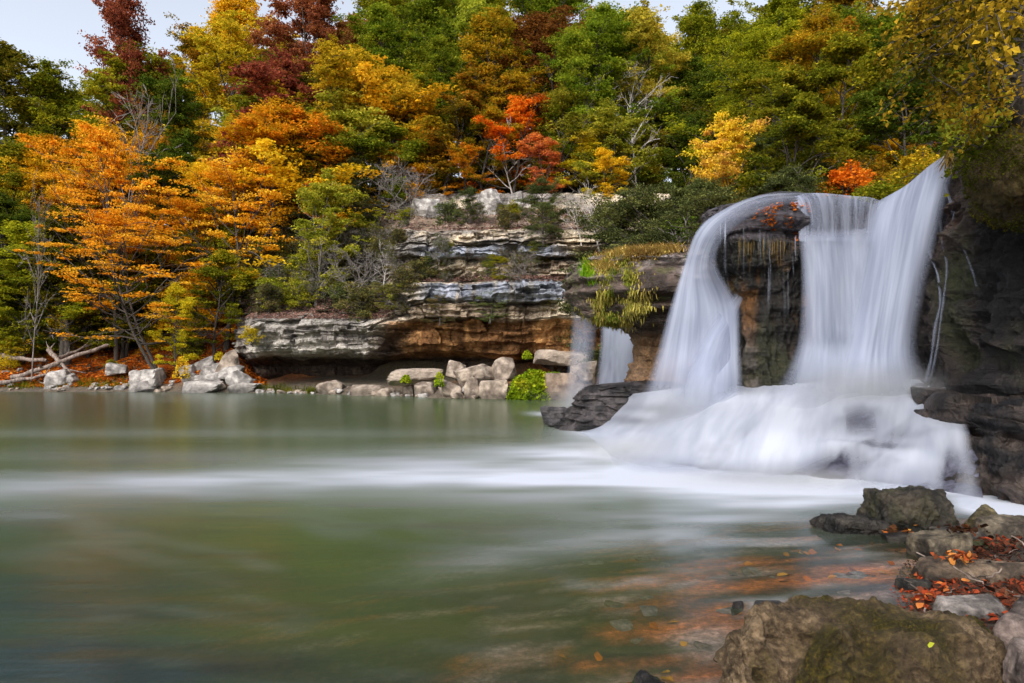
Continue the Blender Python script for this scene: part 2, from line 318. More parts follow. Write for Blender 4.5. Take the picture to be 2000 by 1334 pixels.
# ------------------------------------------------------------------ ground
COLS = [
 (-3000, [(0, -1.2), (34, -1.0), (38, -.15), (39, .3), (44, 1.8), (52, 4.5), (66, 11), (85, 15), (400, 20)]),
 (0,    [(0, -1.2), (36, -1.0), (39.6, -.15), (40.4, .25), (44, 1.7), (50, 3.8), (58, 8), (68, 12.0), (85, 14), (400, 20)]),
 (250,  [(0, -1.2), (36, -1.0), (39.4, -.15), (40.2, .25), (44, 1.9), (50, 4.3), (58, 9.5), (68, 14.5), (85, 16), (400, 22)]),
 (440,  [(0, -1.2), (35, -1.0), (38.6, -.15), (39.4, .3), (42.5, 2.1), (50, 6.5), (58, 12), (68, 16.5), (85, 18), (400, 24)]),
 (520,  [(0, -1.2), (34, -1.0), (37.6, -.15), (38.4, .25), (44, .7), (45, 4.6), (50, 8.5), (58, 13), (68, 17.5), (85, 19), (400, 24)]),
 (700,  [(0, -1.2), (33, -1.0), (35.6, -.15), (36.4, .3), (42.5, 1.0), (43.4, 4.6), (46, 8.5), (50, 12.5), (60, 17.5), (70, 20), (400, 25)]),
 (900,  [(0, -1.2), (29, -1.0), (31.4, -.15), (32.2, .35), (39.5, 1.0), (40.3, 6), (43, 10), (47, 13.2), (52, 15), (62, 18.5), (400, 25)]),
 (1120, [(0, -1.2), (27, -1.0), (30.0, -.15), (31, .35), (37.5, 1.0), (38.2, 5), (42, 9.5), (46, 12), (52, 14.5), (62, 18.5), (400, 25)]),
 (1240, [(0, -1.2), (26, -1.0), (28.0, -.15), (29, .35), (33, 1.0), (35, 5), (40, 8.5), (46, 11), (52, 14), (62, 18.5), (400, 25)]),
 (1340, [(0, -1.2), (17, -1.2), (19.6, -1), (20.2, 3.6), (26, 4.3), (30, 6.0), (36, 8), (44, 10.5), (52, 13.5), (62, 18), (400, 25)]),
 (1440, [(0, -1.2), (13, -1.2), (14.4, -1), (15.4, 2.6), (24, 3.4), (28, 6.0), (34, 8.5), (44, 11), (52, 14), (62, 17.5), (400, 25)]),
 (1750, [(0, -1.2), (12, -1.2), (13.4, -1), (14.0, 4.1), (22, 4.5), (26, 7.0), (32, 9.0), (44, 12), (52, 14), (62, 17.0), (400, 25)]),
 (1860, [(0, -1.2), (9, -1.2), (11.4, -1), (12.6, 4.9), (22, 5.4), (26, 7.5), (32, 9.5), (44, 12.5), (62, 17.0), (400, 25)]),
 (2000, [(0, -1.2), (9, -1.0), (11.6, -.5), (12.6, 4.4), (15, 7.0), (22, 8.5), (32, 11), (44, 13.5), (62, 17.0), (400, 25)]),
 (2400, [(0, -1.2), (7, -1.0), (9.2, .2), (10.6, 5.0), (13, 8.0), (22, 10.5), (32, 12), (44, 13.5), (62, 17.0), (400, 25)]),
 (6000, [(0, 0.3), (2, .5), (5, 1), (8.5, 2.0), (12, 9.0), (22, 10.5), (32, 12), (44, 13.5), (62, 17.0), (400, 25)]),
]
_cp = np.array([c[0] for c in COLS], float)
def table_h(X, Y):
    X = np.asarray(X, float); Y = np.asarray(Y, float)
    Yc = np.maximum(Y, 3.0); px = 1000 + F * X / Yc
    prof = np.stack([np.interp(Y, *zip(*c[1])) for c in COLS], 0)
    i = np.clip(np.searchsorted(_cp, px) - 1, 0, len(_cp) - 2); f = np.clip((px - _cp[i]) / (_cp[i + 1] - _cp[i]), 0, 1); f = f * f * (3 - 2 * f)
    a = np.take_along_axis(prof, i[None], 0)[0]; b = np.take_along_axis(prof, (i + 1)[None], 0)[0]
    return a + (b - a) * f
def shore_x(Y):     # where the near right bank meets the water
    return np.interp(Y, [-6, 2.2, 3.2, 4.0, 4.6, 5.3, 5.8, 6.8, 9], [1.7, 1.7, 2.0, 2.35, 2.6, 3.1, 3.7, 5.0, 8.0])
def H(X, Y, rough=True):
    X = np.atleast_1d(np.asarray(X, float)); Y = np.atleast_1d(np.asarray(Y, float))
    X, Y = np.broadcast_arrays(X, Y)
    t = table_h(X, Y); xs = shore_x(Y); d = X - xs
    bank = np.where(d > 0, 0.07 * d + 0.03 * np.minimum(d * 3, 1), np.maximum(0.085 * d, -1.3 + 0 * d)) - 0.02
    near = np.where(Y < 9, bank, -9)
    z = np.maximum(t, near)
    if rough:
        p = np.stack([X, Y, 0 * X], -1); am = np.clip(Y / 30, 0.12, 1.0)
        z = z + am * (0.55 * fbm(p * 0.22, 4, 3) * sm(41, 48, Y) + 0.12 * fbm(p * 1.3, 4, 5))
    return z
def ground_z(x, y): return float(H([x], [y])[0])

def axis(segs):
    o = []
    for a, b, s in segs: o += list(np.arange(a, b, s))
    return np.array(o + [segs[-1][1]])
gx = axis([(-400, -120, 20), (-120, -60, 4), (-60, -30, 0.8), (-30, -2, 0.5), (-2, 8, 0.12), (8, 30, 0.45), (30, 60, 0.8), (60, 120, 4), (120, 400, 20)])
gy = axis([(-60, -6, 6), (-6, 2, 0.6), (2, 8, 0.12), (8, 20, 0.3), (20, 34, 0.4), (34, 50, 0.25), (50, 80, 0.6), (80, 120, 4), (120, 500, 25)])
GX, GY = np.meshgrid(gx, gy); GZ = H(GX.ravel(), GY.ravel()).reshape(GX.shape)

def ground_mat():
    m, t, out = nt('leaf strewn ground'); at = N(t, 'ShaderNodeAttribute', attribute_name='col')
    v = coords(t); n1 = tex_noise(t, v, 3, 8, 0.7); n2 = tex_noise(t, v, 14, 8, 0.75)
    r = ramp(t, n2, [(0.32, (0.35,) * 3), (0.5, (1, 1, 1)), (0.66, (2.0,) * 3)]); r2 = ramp(t, n1, [(0.35, (0.6,) * 3), (0.65, (1.4,) * 3)])
    c = mixc(t, at.outputs['Color'], r.outputs[0], 1.0, 'MULTIPLY'); c = mixc(t, c, r2.outputs[0], 1.0, 'MULTIPLY')
    b = N(t, 'ShaderNodeBsdfPrincipled', Roughness=0.95); t.links.new(c, b.inputs['Base Color'])
    bp = N(t, 'ShaderNodeBump'); bp.inputs['Distance'].default_value = 0.08; t.links.new(n2, bp.inputs['Height']); t.links.new(bp.outputs[0], b.inputs['Normal'])
    t.links.new(b.outputs[0], out.inputs[0]); return m
def lerp(a, b, f): f = np.asarray(f)[..., None]; return np.asarray(a) * (1 - f) + np.asarray(b) * f
gp = np.stack([GX, GY, 0 * GX], -1).reshape(-1, 3)
pxg = 1000 + F * GX.ravel() / np.maximum(GY.ravel(), 3)
gcol = lerp((0.045, 0.035, 0.018), (0.22, 0.075, 0.018), sm(-.35, .25, fbm(gp * 0.25, 4, 31)))
gcol = lerp(gcol, (0.20, 0.115, 0.075), (sm(600, 760, pxg) * sm(40, 42, GY.ravel()) * sm(60, 48, GY.ravel())) * 0.9)
gcol = lerp(gcol, (0.09, 0.07, 0.05), sm(0.9, 0.2, GZ.ravel()) * sm(20, 24, GY.ravel()))
nr = sm(9, 8, GY.ravel())
bed_refl_n = fbm(np.stack([GX.ravel() * 1.1, GY.ravel() * 4.0, 0 * GX.ravel()], -1), 4, 61)
bed = lerp((0.075, 0.050, 0.034), (0.78, 0.25, 0.05), sm(0.0, 0.45, bed_refl_n + 0.35 * sm(0.2, 2.0, GX.ravel()) - 0.12))  # orange streaks: sunken leaves plus water reflections painted into the bed colour
bed = lerp(bed, (0.62, 0.50, 0.46), sm(0.15, 0.5, fbm(np.stack([GX.ravel() * 1.6, GY.ravel() * 4.6, 0 * GX.ravel() + 5], -1), 4, 77)) * 0.8)  # pale pinkish streaks of surface reflection, also painted on the bed
bank_c = lerp((0.04, 0.025, 0.015), (0.20, 0.07, 0.02), sm(-.2, .5, fbm(gp * 5, 4, 88)))
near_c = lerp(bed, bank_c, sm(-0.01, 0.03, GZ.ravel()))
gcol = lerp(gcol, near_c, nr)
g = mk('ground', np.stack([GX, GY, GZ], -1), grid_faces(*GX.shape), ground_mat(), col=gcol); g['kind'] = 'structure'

# ------------------------------------------------------------------ pool water
wx = axis([(-400, -80, 20), (-80, -20, 1.5), (-20, -8, 0.4), (-8, 10, 0.08), (10, 40, 1.0)])
wy = axis([(-60, -4, 4), (-4, 2.4, 0.4), (2.4, 12, 0.06), (12, 20, 0.16), (20, 46, 0.5)])
WX, WY = np.meshgrid(wx, wy); wxx, wyy = WX.ravel(), WY.ravel()
wpx = 1000 + F * wxx / np.maximum(wyy, 2.0); wpy = HZ + F * CAMH / np.maximum(wyy, 2.0)
def gauss(x, c, w): return np.exp(-((x - c) / w) ** 2)
streak = fbm(np.stack([wpx * 0.0022, wpy * 0.030, 0 * wpx], -1), 4, 9) ; streak2 = fbm(np.stack([wpx * 0.004 + wpy * .004, wpy * 0.07, 0 * wpx + 3], -1), 3, 19)
yc = np.interp(wpx, [-800, 0, 500, 900, 1150, 1300, 1500, 1900], [975, 951, 926, 905, 893, 890, 905, 930])
wu = np.interp(wpx, [-800, 0, 500, 900, 1150, 1300], [14, 17, 20, 26, 36, 50]); wd = np.interp(wpx, [-800, 0, 500, 900, 1150, 1300, 1600], [20, 26, 24, 46, 62, 60, 50])
I = np.interp(wpx, [-800, 0, 500, 900, 1100, 1250], [0.26, 0.38, 0.42, 0.70, 0.98, 1.08])
foam = I * np.where(wpy < yc, .65 * gauss(wpy, yc, wu) + .3 * gauss(wpy, yc, wu * 2.3), .6 * gauss(wpy, yc, wd) + .35 * gauss(wpy, yc, wd * 2.0)) * (1 + 0.75 * streak + 0.45 * streak2)
foam += 0.18 * gauss(wpy, yc + 26, 55) * I
foam += 0.14 * gauss(wpy, 846, 10) * sm(1300, 300, wpx) + 0.10 * gauss(wpy, 890, 14) * sm(1250, 600, wpx)
foam += 0.8 * gauss(wpy, np.interp(wpx, [1000, 1150], [806, 812]), 5) * sm(1000, 1075, wpx) * sm(1300, 1200, wpx)
foam += 0.55 * sm(1050, 1160, wpx) * gauss(wpy, 845 + (1160 - wpx) * -0.02, 9)
foam += 0.85 * sm(1150, 1330, wpx) * sm(980, 918, wpy) * sm(835, 860, wpy)
foam += 0.38 * sm(.0, .6, fbm(np.stack([wpx * .006, wpy * .035, 0 * wpx + 8], -1), 4, 91)) * sm(1000, 1250, wpx) * sm(1000, 1080, wpy) * sm(1250, 1180, wpy)
foam += 0.75 * sm(1830, 1900, wpx) * gauss(wpy, 988 + (wpx - 1900) * 0.12, 18)
foam += 0.10 * sm(.05, .6, streak) * sm(1150, 1000, wpy)
foam += 0.20 * gauss(wpy, 1085 - (wpx - 1000) * .16, 34) * sm(600, 1150, wpx) * sm(1900, 1450, wpx) * (1 + streak2)
foam += .30 * sm(1200, 1330, wpx) * sm(1900, 1700, wpx) * gauss(wpy, 965, 28) * (.75 + .8 * streak2)
foam = np.clip(foam, 0, .97)
depth = np.clip(-H(wxx, wyy, False), 0, 2)
clear = np.exp(-(depth / 0.33) ** 1.8) * sm(12, 9, wyy) * 0.93 * (1 - 0.4 * sm(0.3, 0.9, streak2 + .3))
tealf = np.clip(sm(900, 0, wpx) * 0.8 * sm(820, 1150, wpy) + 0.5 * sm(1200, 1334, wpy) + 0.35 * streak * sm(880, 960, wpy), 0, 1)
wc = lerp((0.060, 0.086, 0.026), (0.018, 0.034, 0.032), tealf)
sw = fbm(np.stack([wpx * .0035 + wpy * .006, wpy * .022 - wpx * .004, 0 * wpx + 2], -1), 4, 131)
wc = lerp(wc, (0.045, 0.036, 0.010), sm(800, 0, wpx) * sm(850, 800, wpy) * 0.8)  # brown tree reflection painted into the water colour, far left
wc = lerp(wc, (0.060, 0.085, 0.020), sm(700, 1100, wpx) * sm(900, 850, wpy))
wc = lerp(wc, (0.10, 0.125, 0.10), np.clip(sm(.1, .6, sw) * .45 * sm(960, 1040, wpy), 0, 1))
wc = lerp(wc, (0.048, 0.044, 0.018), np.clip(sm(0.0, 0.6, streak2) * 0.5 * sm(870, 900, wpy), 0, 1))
wcol = np.concatenate([wc, foam[:, None]], 1)
def water_mat():
    m, t, out = nt('silky green water')
    a = N(t, 'ShaderNodeAttribute', attribute_name='col'); a2 = N(t, 'ShaderNodeAttribute', attribute_name='clear')
    sp = N(t, 'ShaderNodeSeparateColor'); t.links.new(a2.outputs['Color'], sp.inputs[0])
    v = coords(t, (0.35, 2.0, 1)); n = tex_noise(t, v, 1.4, 3, 0.5)
    c = mixc(t, a.outputs['Color'], (0.49, 0.515, 0.59), a.outputs['Alpha'])
    d = N(t, 'ShaderNodeBsdfDiffuse'); t.links.new(c, d.inputs[0]); tp = N(t, 'ShaderNodeBsdfTransparent'); tp.inputs[0].default_value = (0.97, 0.90, 0.84, 1)
    m1 = N(t, 'ShaderNodeMixShader'); cl = mth(t, 'MULTIPLY', sp.outputs[0], mth(t, 'SUBTRACT', 1.0, a.outputs['Alpha']), True)
    t.links.new(cl, m1.inputs[0]); t.links.new(d.outputs[0], m1.inputs[1]); t.links.new(tp.outputs[0], m1.inputs[2])
    gl = N(t, 'ShaderNodeBsdfGlossy'); gl.inputs['Roughness'].default_value = 0.20; gl.inputs[0].default_value = (0.72, 0.78, 0.80, 1)
    fr = N(t, 'ShaderNodeFresnel'); fr.inputs[0].default_value = 1.33
    bp = N(t, 'ShaderNodeBump'); bp.inputs['Strength'].default_value = 0.25; bp.inputs['Distance'].default_value = 0.05; t.links.new(n, bp.inputs['Height'])
    t.links.new(bp.outputs[0], gl.inputs['Normal'])
    ff = mth(t, 'MULTIPLY', mth(t, 'MINIMUM', fr.outputs[0], 0.62), mth(t, 'SUBTRACT', 1.0, mth(t, 'MULTIPLY', a.outputs['Alpha'], 0.9)))
    m2 = N(t, 'ShaderNodeMixShader'); t.links.new(ff, m2.inputs[0]); t.links.new(m1.outputs[0], m2.inputs[1]); t.links.new(gl.outputs[0], m2.inputs[2])
    t.links.new(m2.outputs[0], out.inputs[0]); return m
wo = mk('water', np.stack([WX, WY, 0 * WX], -1), grid_faces(*WX.shape), water_mat(), col=wcol); wo['kind'] = 'structure'
ca = wo.data.color_attributes.new('clear', 'FLOAT_COLOR', 'POINT')
cc = np.ones((len(clear), 4)); cc[:, 0] = clear; ca.data.foreach_set('color', cc.ravel().astype(np.float32))

# ------------------------------------------------------------------ far layered cliff
def cliff_profile():
    R = [  # right-hand rock wall: (py, dY)
     (378, 12), (410, 10.5), (416, 9), (446, 5), (451, 3.2), (473, 2.6), (476.5, 3.4), (480, 2.2), (500, 2.2), (504, 3.0), (510, 2.9), (518, 2.4),
     (542, 2.0), (547, 1.3), (551, 0.5), (589, 0.4), (593, 0.9), (598, 0.4), (622, 0.5), (629, 1.3), (642, 1.7), (688, 1.9), (696, 3.2), (706, 4.8), (745, 5.8), (772, 5.8)]
    L = [(400, 12), (430, 11), (445, 10.2), (468, 8.8), (476, 8.2), (492, 7.6), (500, 7.9), (508, 6.8), (525, 6.4), (530, 7.0), (545, 5.8), (553, 5.2),
     (578, 4.0), (596, 3.0), (606, 2.3), (616, 1.4), (622, 0.7), (629, -0.3), (640, -0.7), (686, -0.5), (696, 0.9), (700, 2.4), (705, 3.4), (712, 4.6), (748, 5.8), (775, 5.8)]
    return np.array(R, float), np.array(L, float)
def build_cliff():
    R, L = cliff_profile(); ncol, sub = 620, 17
    px = np.linspace(455, 1330, ncol)
    k = len(R); ts = np.concatenate([np.linspace(i, i + 1, sub, endpoint=False) for i in range(k - 1)] + [[k - 1]])
    Ri = np.stack([np.interp(ts, range(k), R[:, j]) for j in (0, 1)], 1); Li = np.stack([np.interp(ts, range(k), L[:, j]) for j in (0, 1)], 1)
    wv = np.stack([px * 0.02, 0 * px, 0 * px], -1)
    w = sm(700, 800, px + 30 * fbm(wv, 3, 2))
    base = np.interp(px, [455, 620, 770, 900, 1000, 1120, 1330], [38.8, 37.2, 35.6, 34.2, 33.2, 32.2, 30.5])
    T, W = np.meshgrid(ts, w, indexing='ij')
    PY = Li[:, 0][:, None] * (1 - W) + Ri[:, 0][:, None] * W
    DY = Li[:, 1][:, None] * (1 - W) + Ri[:, 1][:, None] * W
    PX = np.broadcast_to(px, PY.shape)
    # the slab's left end runs back into the bank
    endf = sm(500, 468, PX); DY = DY + endf * 4.0
    py2 = PY + 9.0 * fbm(np.stack([PX * 0.007, PY * 0.015, 0 * PX], -1), 3, 8) * sm(380, 420, PY) * sm(775, 740, PY)
    # beds thicken and thin; undercuts deepen and close along their length
    DY = DY + 1.1 * fbm(np.stack([PX * 0.012, PY * 0.03, 0 * PX], -1), 4, 14) * sm(775, 700, PY)
    Y = base[None, :] + DY
    Z = CAMH + (HZ - py2) / F * Y; X = (PX - 1000) / F * Y
    q = np.stack([X, Y * 0.4, Z], -1)
    blk = cell(np.stack([X * 0.42 + 0.5 * vn(q * 0.7, 4), 0 * X, Z * 1.5 + 0.25 * vn(q * 0.5, 6)], -1), 5)
    blk2 = cell(np.stack([X * 1.05 + 0.8 * vn(q, 7), 0 * X, Z * 5.0 + 0.5 * vn(q * 0.5, 9)], -1), 15)
    lay = vn(np.stack([X * 0.12, 0 * X, Z * 6.5 + 0.4 * vn(q * .4, 2)], -1), 23)
    face = sm(448, 452, PY) * sm(712, 696, PY); litter = sm(0.05, .5, 1 - face)
    oz = sm(626, 632, PY) * W                                                # massive recessed wall: fewer beds
    Y = Y + face * (0.40 * blk + (0.26 * blk2 + 0.20 * lay) * (1 - 0.7 * oz)) + 0.34 * fbm(q * 1.0, 5, 33, .6) + 0.14 * ridged(q * 3.5, 4, 35)
    Z = Z + 0.10 * fbm(q * 1.8, 4, 44)
    V = np.stack([X, Y, Z], -1)
    # colour of the beds
    n1 = fbm(q * np.array([0.35, 1, 0.9]), 4, 51); n2 = fbm(q * np.array([2.2, 1, 0.35]), 4, 52); n3 = fbm(q * 1.6, 4, 53)
    grey = lerp((0.19, 0.17, 0.155), (0.40, 0.37, 0.33), sm(-.3, .4, n1 + 0.5 * n3))
    cream = lerp((0.28, 0.215, 0.155), (0.56, 0.47, 0.35), sm(-.3, .4, n1 + 0.4 * n3))
    blue = lerp((0.17, 0.185, 0.225), (0.36, 0.38, 0.44), sm(-.4, .4, n2 + 0.3 * n3))
    ochre = lerp((0.17, 0.080, 0.030), (0.52, 0.28, 0.11), sm(-.35, .35, n1 * .6 + n2 * 0.7 + 0.2 * n3))
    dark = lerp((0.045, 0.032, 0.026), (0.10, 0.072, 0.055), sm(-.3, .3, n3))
    pink = lerp((0.13, 0.085, 0.06), (0.32, 0.23, 0.175), sm(-.3, .3, n3))
    c = lerp(grey, cream, sm(-.2, .3, n1) * W)
    bl = np.maximum(sm(478, 480, PY) * sm(502, 500, PY) * sm(790, 850, PX) * sm(1130, 1060, PX), sm(549, 552, PY) * sm(592, 589, PY) * sm(790, 850, PX))
    c = lerp(c, blue, np.clip(bl * sm(-.55, -.05, n2 + .5 * n1), 0, 1))
    c = lerp(c, cream, sm(508, 515, PY) * sm(546, 541, PY) * W * .9); c = lerp(c, cream, sm(592, 597, PY) * sm(630, 624, PY) * W)
    c = lerp(c, ochre, sm(624, 630, PY) * W)
    c = lerp(c, pink, np.maximum(sm(411, 414, PY) * sm(450, 447, PY), sm(541, 545, PY) * sm(550, 548, PY)) * 0.85 * W)
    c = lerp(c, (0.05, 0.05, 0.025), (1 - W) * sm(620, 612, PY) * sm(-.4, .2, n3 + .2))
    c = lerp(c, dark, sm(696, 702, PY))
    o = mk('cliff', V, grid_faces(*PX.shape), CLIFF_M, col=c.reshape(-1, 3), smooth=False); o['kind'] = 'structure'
    return V
cliffV = build_cliff()

# ------------------------------------------------------------------ rocks
_ico = {}
def ico(sub):
    if sub not in _ico:
        import bmesh
        bm = bmesh.new(); bmesh.ops.create_icosphere(bm, subdivisions=sub, radius=1.0)
        v = np.array([x.co[:] for x in bm.verts]); v /= np.linalg.norm(v, axis=1, keepdims=True)
        f = np.array([[x.index for x in fc.verts] for fc in bm.faces]); bm.free(); _ico[sub] = (v, f)
    return _ico[sub]
def boulder_v(dims, seed, sub=5, nplanes=11, rough=0.05, sharp=38, boxy=0.8):
    r = np.random.default_rng(seed); d, f = ico(sub)
    nr_ = r.normal(size=(nplanes, 3)); nr_ /= np.linalg.norm(nr_, axis=1, keepdims=True); h = r.uniform(0.72, 1.0, nplanes)
    ax = np.array([[1, 0, 0], [-1, 0, 0], [0, 1, 0], [0, -1, 0], [0, 0, 1], [0, 0, -1]], float) + r.normal(size=(6, 3)) * 0.16
    ax /= np.linalg.norm(ax, axis=1, keepdims=True)
    nn = np.concatenate([nr_, ax]); hh = np.concatenate([h, r.uniform(boxy - .06, boxy + .06, 6)])
    g_ = np.maximum(d @ nn.T, 1e-3) / hh
    rad = 1.0 / (np.sum(g_ ** sharp, 1) ** (1 / sharp))
    v = d * rad[:, None]; v = v / np.abs(v).max(0)
    dm = np.array(dims) / 2; v = v * dm
    s = dm.mean(); q = v / s
    nd = d * np.array([1, 1, 1])
    v = v + nd * s * (rough * 1.6 * fbm(q * 1.6, 3, seed) + rough * ridged(q * 3.5, 4, seed + 3) + rough * 0.5 * fbm(q * 11, 4, seed + 5))[:, None]
    return v, f
def rock_cols(v, c1, c2, seed, moss=None, mossamt=0.0):
    q = v / (np.abs(v).max() + 1e-6)
    c = lerp(c1, c2, sm(-.35, .35, fbm(q * 2.5, 4, seed + 9)))
    if moss is not None: c = lerp(c, moss, np.clip(mossamt * sm(-.2, .35, fbm(q * 3, 4, seed + 19) + 0.25 * q[:, 2]), 0, 1))
    return c
def boulder(px, py, Y, w, h, label, c1, c2, mat, d=None, seed=1, rot=0.0, tilt=0.0, cat='boulder', group=None, sub=5, name='boulder', rough=0.05, moss=None, mossamt=0, boxy=0.8, sink=0.0, nplanes=11):
    """px = centre column, py = row of the rock's TOP at distance Y; w, h in photo pixels"""
    s = Y / F; dims = (w * s, (d if d else w * 0.8) * s, h * s * 1.35 + sink)
    v, f = boulder_v(dims, seed, sub, nplanes, rough, 40, boxy)
    ca_, sa = math.cos(rot), math.sin(rot)
    ct, st = math.cos(tilt), math.sin(tilt)
    v = v @ np.array([[ct, 0, -st], [0, 1, 0], [st, 0, ct]]) ; v = v @ np.array([[ca_, sa, 0], [-sa, ca_, 0], [0, 0, 1]])
    top = P(px, py, Y); cc_ = rock_cols(v, c1, c2, seed, moss, mossamt); zw = v[:, 2] + top[2] - v[:, 2].max() + .05 * fbm(v * 3, 3, seed)
    smooth_ = mat is not DRY_M
    cc_ = cc_ * (0.38 + 0.62 * sm(.04, .14 + .012 * Y * (Y > 15), zw))[:, None]        # dark wet band above the water
    o = mk(name, v, f, mat, col=cc_, smooth=smooth_)
    o.location = (top[0], top[1], top[2] - v[:, 2].max()); tag(o, label, cat, group); return o

def column_rock(prof, Yc, half, n=220, m=260, seed=1, disp=None, back=None, power=2.6, ztop_round=True):
    """closed rock traced by (py, pxl, pxr) rows at distance Yc, real thickness 2*half; returns V,F,(theta,v)"""
    pr = np.array(prof, float); t = np.linspace(0, len(pr) - 1, m)
    pr2 = np.stack([np.interp(t, range(len(pr)), pr[:, j]) for j in range(3)], 1)
    k = np.ones(9) / 9
    for j in (1, 2): pr2[:, j] = np.convolve(np.pad(pr2[:, j], 4, 'edge'), k, 'valid')
    Z = CAMH + (HZ - pr2[:, 0]) / F * Yc; xl = (pr2[:, 1] - 1000) / F * Yc; xr = (pr2[:, 2] - 1000) / F * Yc
    cx, hx = (xl + xr) / 2, (xr - xl) / 2
    hd = half * np.clip(hx / hx.max(), 0.35, 1) if np.isscalar(half) else np.interp(t, range(len(pr)), half)
    th = np.linspace(0, 2 * math.pi, n, endpoint=False); c_, s_ = np.cos(th), np.sin(th)
    sx = np.sign(c_) * np.abs(c_) ** (2 / power); sy = np.sign(s_) * np.abs(s_) ** (2 / power)
    Y = Yc + hd[:, None] * sy; X = (cx[:, None] + hx[:, None] * sx) * Y / Yc; Zg = CAMH + (Z[:, None] - CAMH) * (Y / Yc)
    V = np.stack([X, Y, Zg], -1); nrm = np.stack([np.broadcast_to(c_, X.shape), np.broadcast_to(s_, X.shape), 0 * X], -1)
    if disp is not None: V = V + nrm * disp(V, pr2[:, 0][:, None] + 0 * X)[..., None]
    Vt = V.reshape(-1, 3)
    fc = grid_faces(m, n, True)
    # caps: rings shrinking to the centre
    caps = [];  off = len(Vt)
    for row, dz in ((0, 0.10), (m - 1, -0.05)):
        ring = V[row]; cen = ring.mean(0)
        rings = [ring]
        for s in (0.85, 0.65, 0.4, 0.15):
            rr = cen + (ring - cen) * s; rr[:, 2] += dz * (1 - s ** 2) + 0.05 * fbm(rr * 2, 3, seed + 40); rings.append(rr)
        g2 = np.concatenate(rings); ff = grid_faces(5, n, True) + off
        caps.append((g2, ff[:, ::-1] if row == 0 else ff)); off += len(g2)
    Vt = np.concatenate([Vt] + [c[0] for c in caps]); Fc = np.concatenate([fc] + [c[1] for c in caps])
    return Vt, Fc

def flutes(amp=0.16, freq=2.2, seed=3, layer=0.08, split=0.0):
    def fn(V, py):
        q = V * np.array([freq, freq, 0.55]); q2 = V * np.array([0.5, 0.5, 5.0])
        low = sm(split - 6, split + 12, py)
        a = amp * (0.9 * ridged(q + 0.5 * fbm(V * 1.2, 3, seed)[..., None], 4, seed) - 0.35) * low
        b = layer * (cell(q2 + 0.6 * vn(V * 1.5, seed)[..., None], seed + 2) * 0.5 + vn(q2, seed + 4)) * (1 - 0.6 * low)
        return a + b + 0.16 * fbm(V * 1.6, 5, seed + 6, .6) + 0.06 * ridged(V * 6, 4, seed + 8)
    return fn

# the tall outcrop between the falls
prof = [(383, 1496, 1580), (390, 1458, 1585), (401, 1424, 1588), (416, 1398, 1590), (438, 1384, 1592), (467, 1382, 1594), (492, 1384, 1596), (515, 1398, 1600),
        (545, 1414, 1604), (580, 1428, 1606), (640, 1436, 1608), (700, 1432, 1608), (745, 1424, 1610), (800, 1418, 1620), (840, 1415, 1620)]
half = [0.8, 1.0, 1.15, 1.25, 1.3, 1.3, 1.22, 1.1, 1.0, 0.95, 0.95, 0.98, 1.05, 1.1, 1.1]
Vp, Fp = column_rock(prof, 13.6, half, seed=5, disp=flutes(0.30, 2.2, 5, 0.20, 470), n=300, m=320)
pyp = HZ - (Vp[:, 2] - CAMH) * F / Vp[:, 1]; pxp = 1000 + F * Vp[:, 0] / Vp[:, 1]
n1 = fbm(Vp * np.array([2.5, 2.5, 0.5]), 4, 71); n2 = fbm(Vp * 1.7, 4, 72)
capc = lerp((0.008, 0.007, 0.009), (0.062, 0.053, 0.060), sm(-.3, .3, n2))
low = lerp((0.009, 0.007, 0.005), (0.115, 0.050, 0.012), sm(0.08, .55, n1 + .25 * n2))
low = lerp(low, (0.022, 0.023, 0.009), sm(-.2, .3, n2 + 0.8 * (sm(600, 720, pyp) - .5)) * .85)
low = lerp(low, (0.09, 0.08, 0.077), sm(.15, .45, n1) * sm(600, 700, pyp) * .6)
c = lerp(capc, low, sm(462, 480, pyp + 10 * n2))
o = mk('rock_outcrop', Vp, Fp, WET_M, col=c, origin='base')
tag(o, 'tall dark fluted rock outcrop standing between the two main waterfalls, rust and moss streaked', 'rock')

# mossy overhanging ledge left of the falls, and the column that carries it
prof = [(484, 1290, 1460), (491, 1225, 1470), (503, 1172, 1475), (522, 1124, 1475), (540, 1106, 1475), (560, 1102, 1475), (580, 1108, 1475), (600, 1120, 1470),
        (618, 1150, 1465), (632, 1190, 1460), (646, 1228, 1450), (670, 1240, 1440), (700, 1240, 1430), (730, 1234, 1430), (752, 1222, 1430), (800, 1200, 1440)]
half = [1.2, 1.6, 1.8, 1.9, 2.0, 2.0, 1.9, 1.8, 1.6, 1.3, 1.0, .9, .9, 1.0, 1.1, 1.2]
Vl, Fl = column_rock(prof, 19.0, half, seed=9, disp=flutes(0.22, 1.3, 19, 0.22, 640), n=320, m=300)
pyl = HZ - (Vl[:, 2] - CAMH) * F / Vl[:, 1]; n1 = fbm(Vl * 1.1, 4, 81); n2 = fbm(Vl * 3.0, 4, 82)
c = lerp((0.040, 0.026, 0.020), (0.20, 0.145, 0.12), sm(-.3, .4, n1 + .4 * n2))
c = lerp(c, (0.28, 0.25, 0.25), sm(.0, .35, n1) * sm(560, 540, pyl) * .7)
c = lerp(c, (0.16, 0.085, 0.03), sm(640, 670, pyl) * .7); c = lerp(c, (0.07, 0.075, 0.02), sm(.05, .4, n2) * sm(650, 600, pyl) * .7)
o = mk('overhanging_ledge', Vl, Fl, WET_M, col=c, origin='base')
tag(o, 'brown overhanging rock ledge draped in moss on a narrow stone column', 'rock')

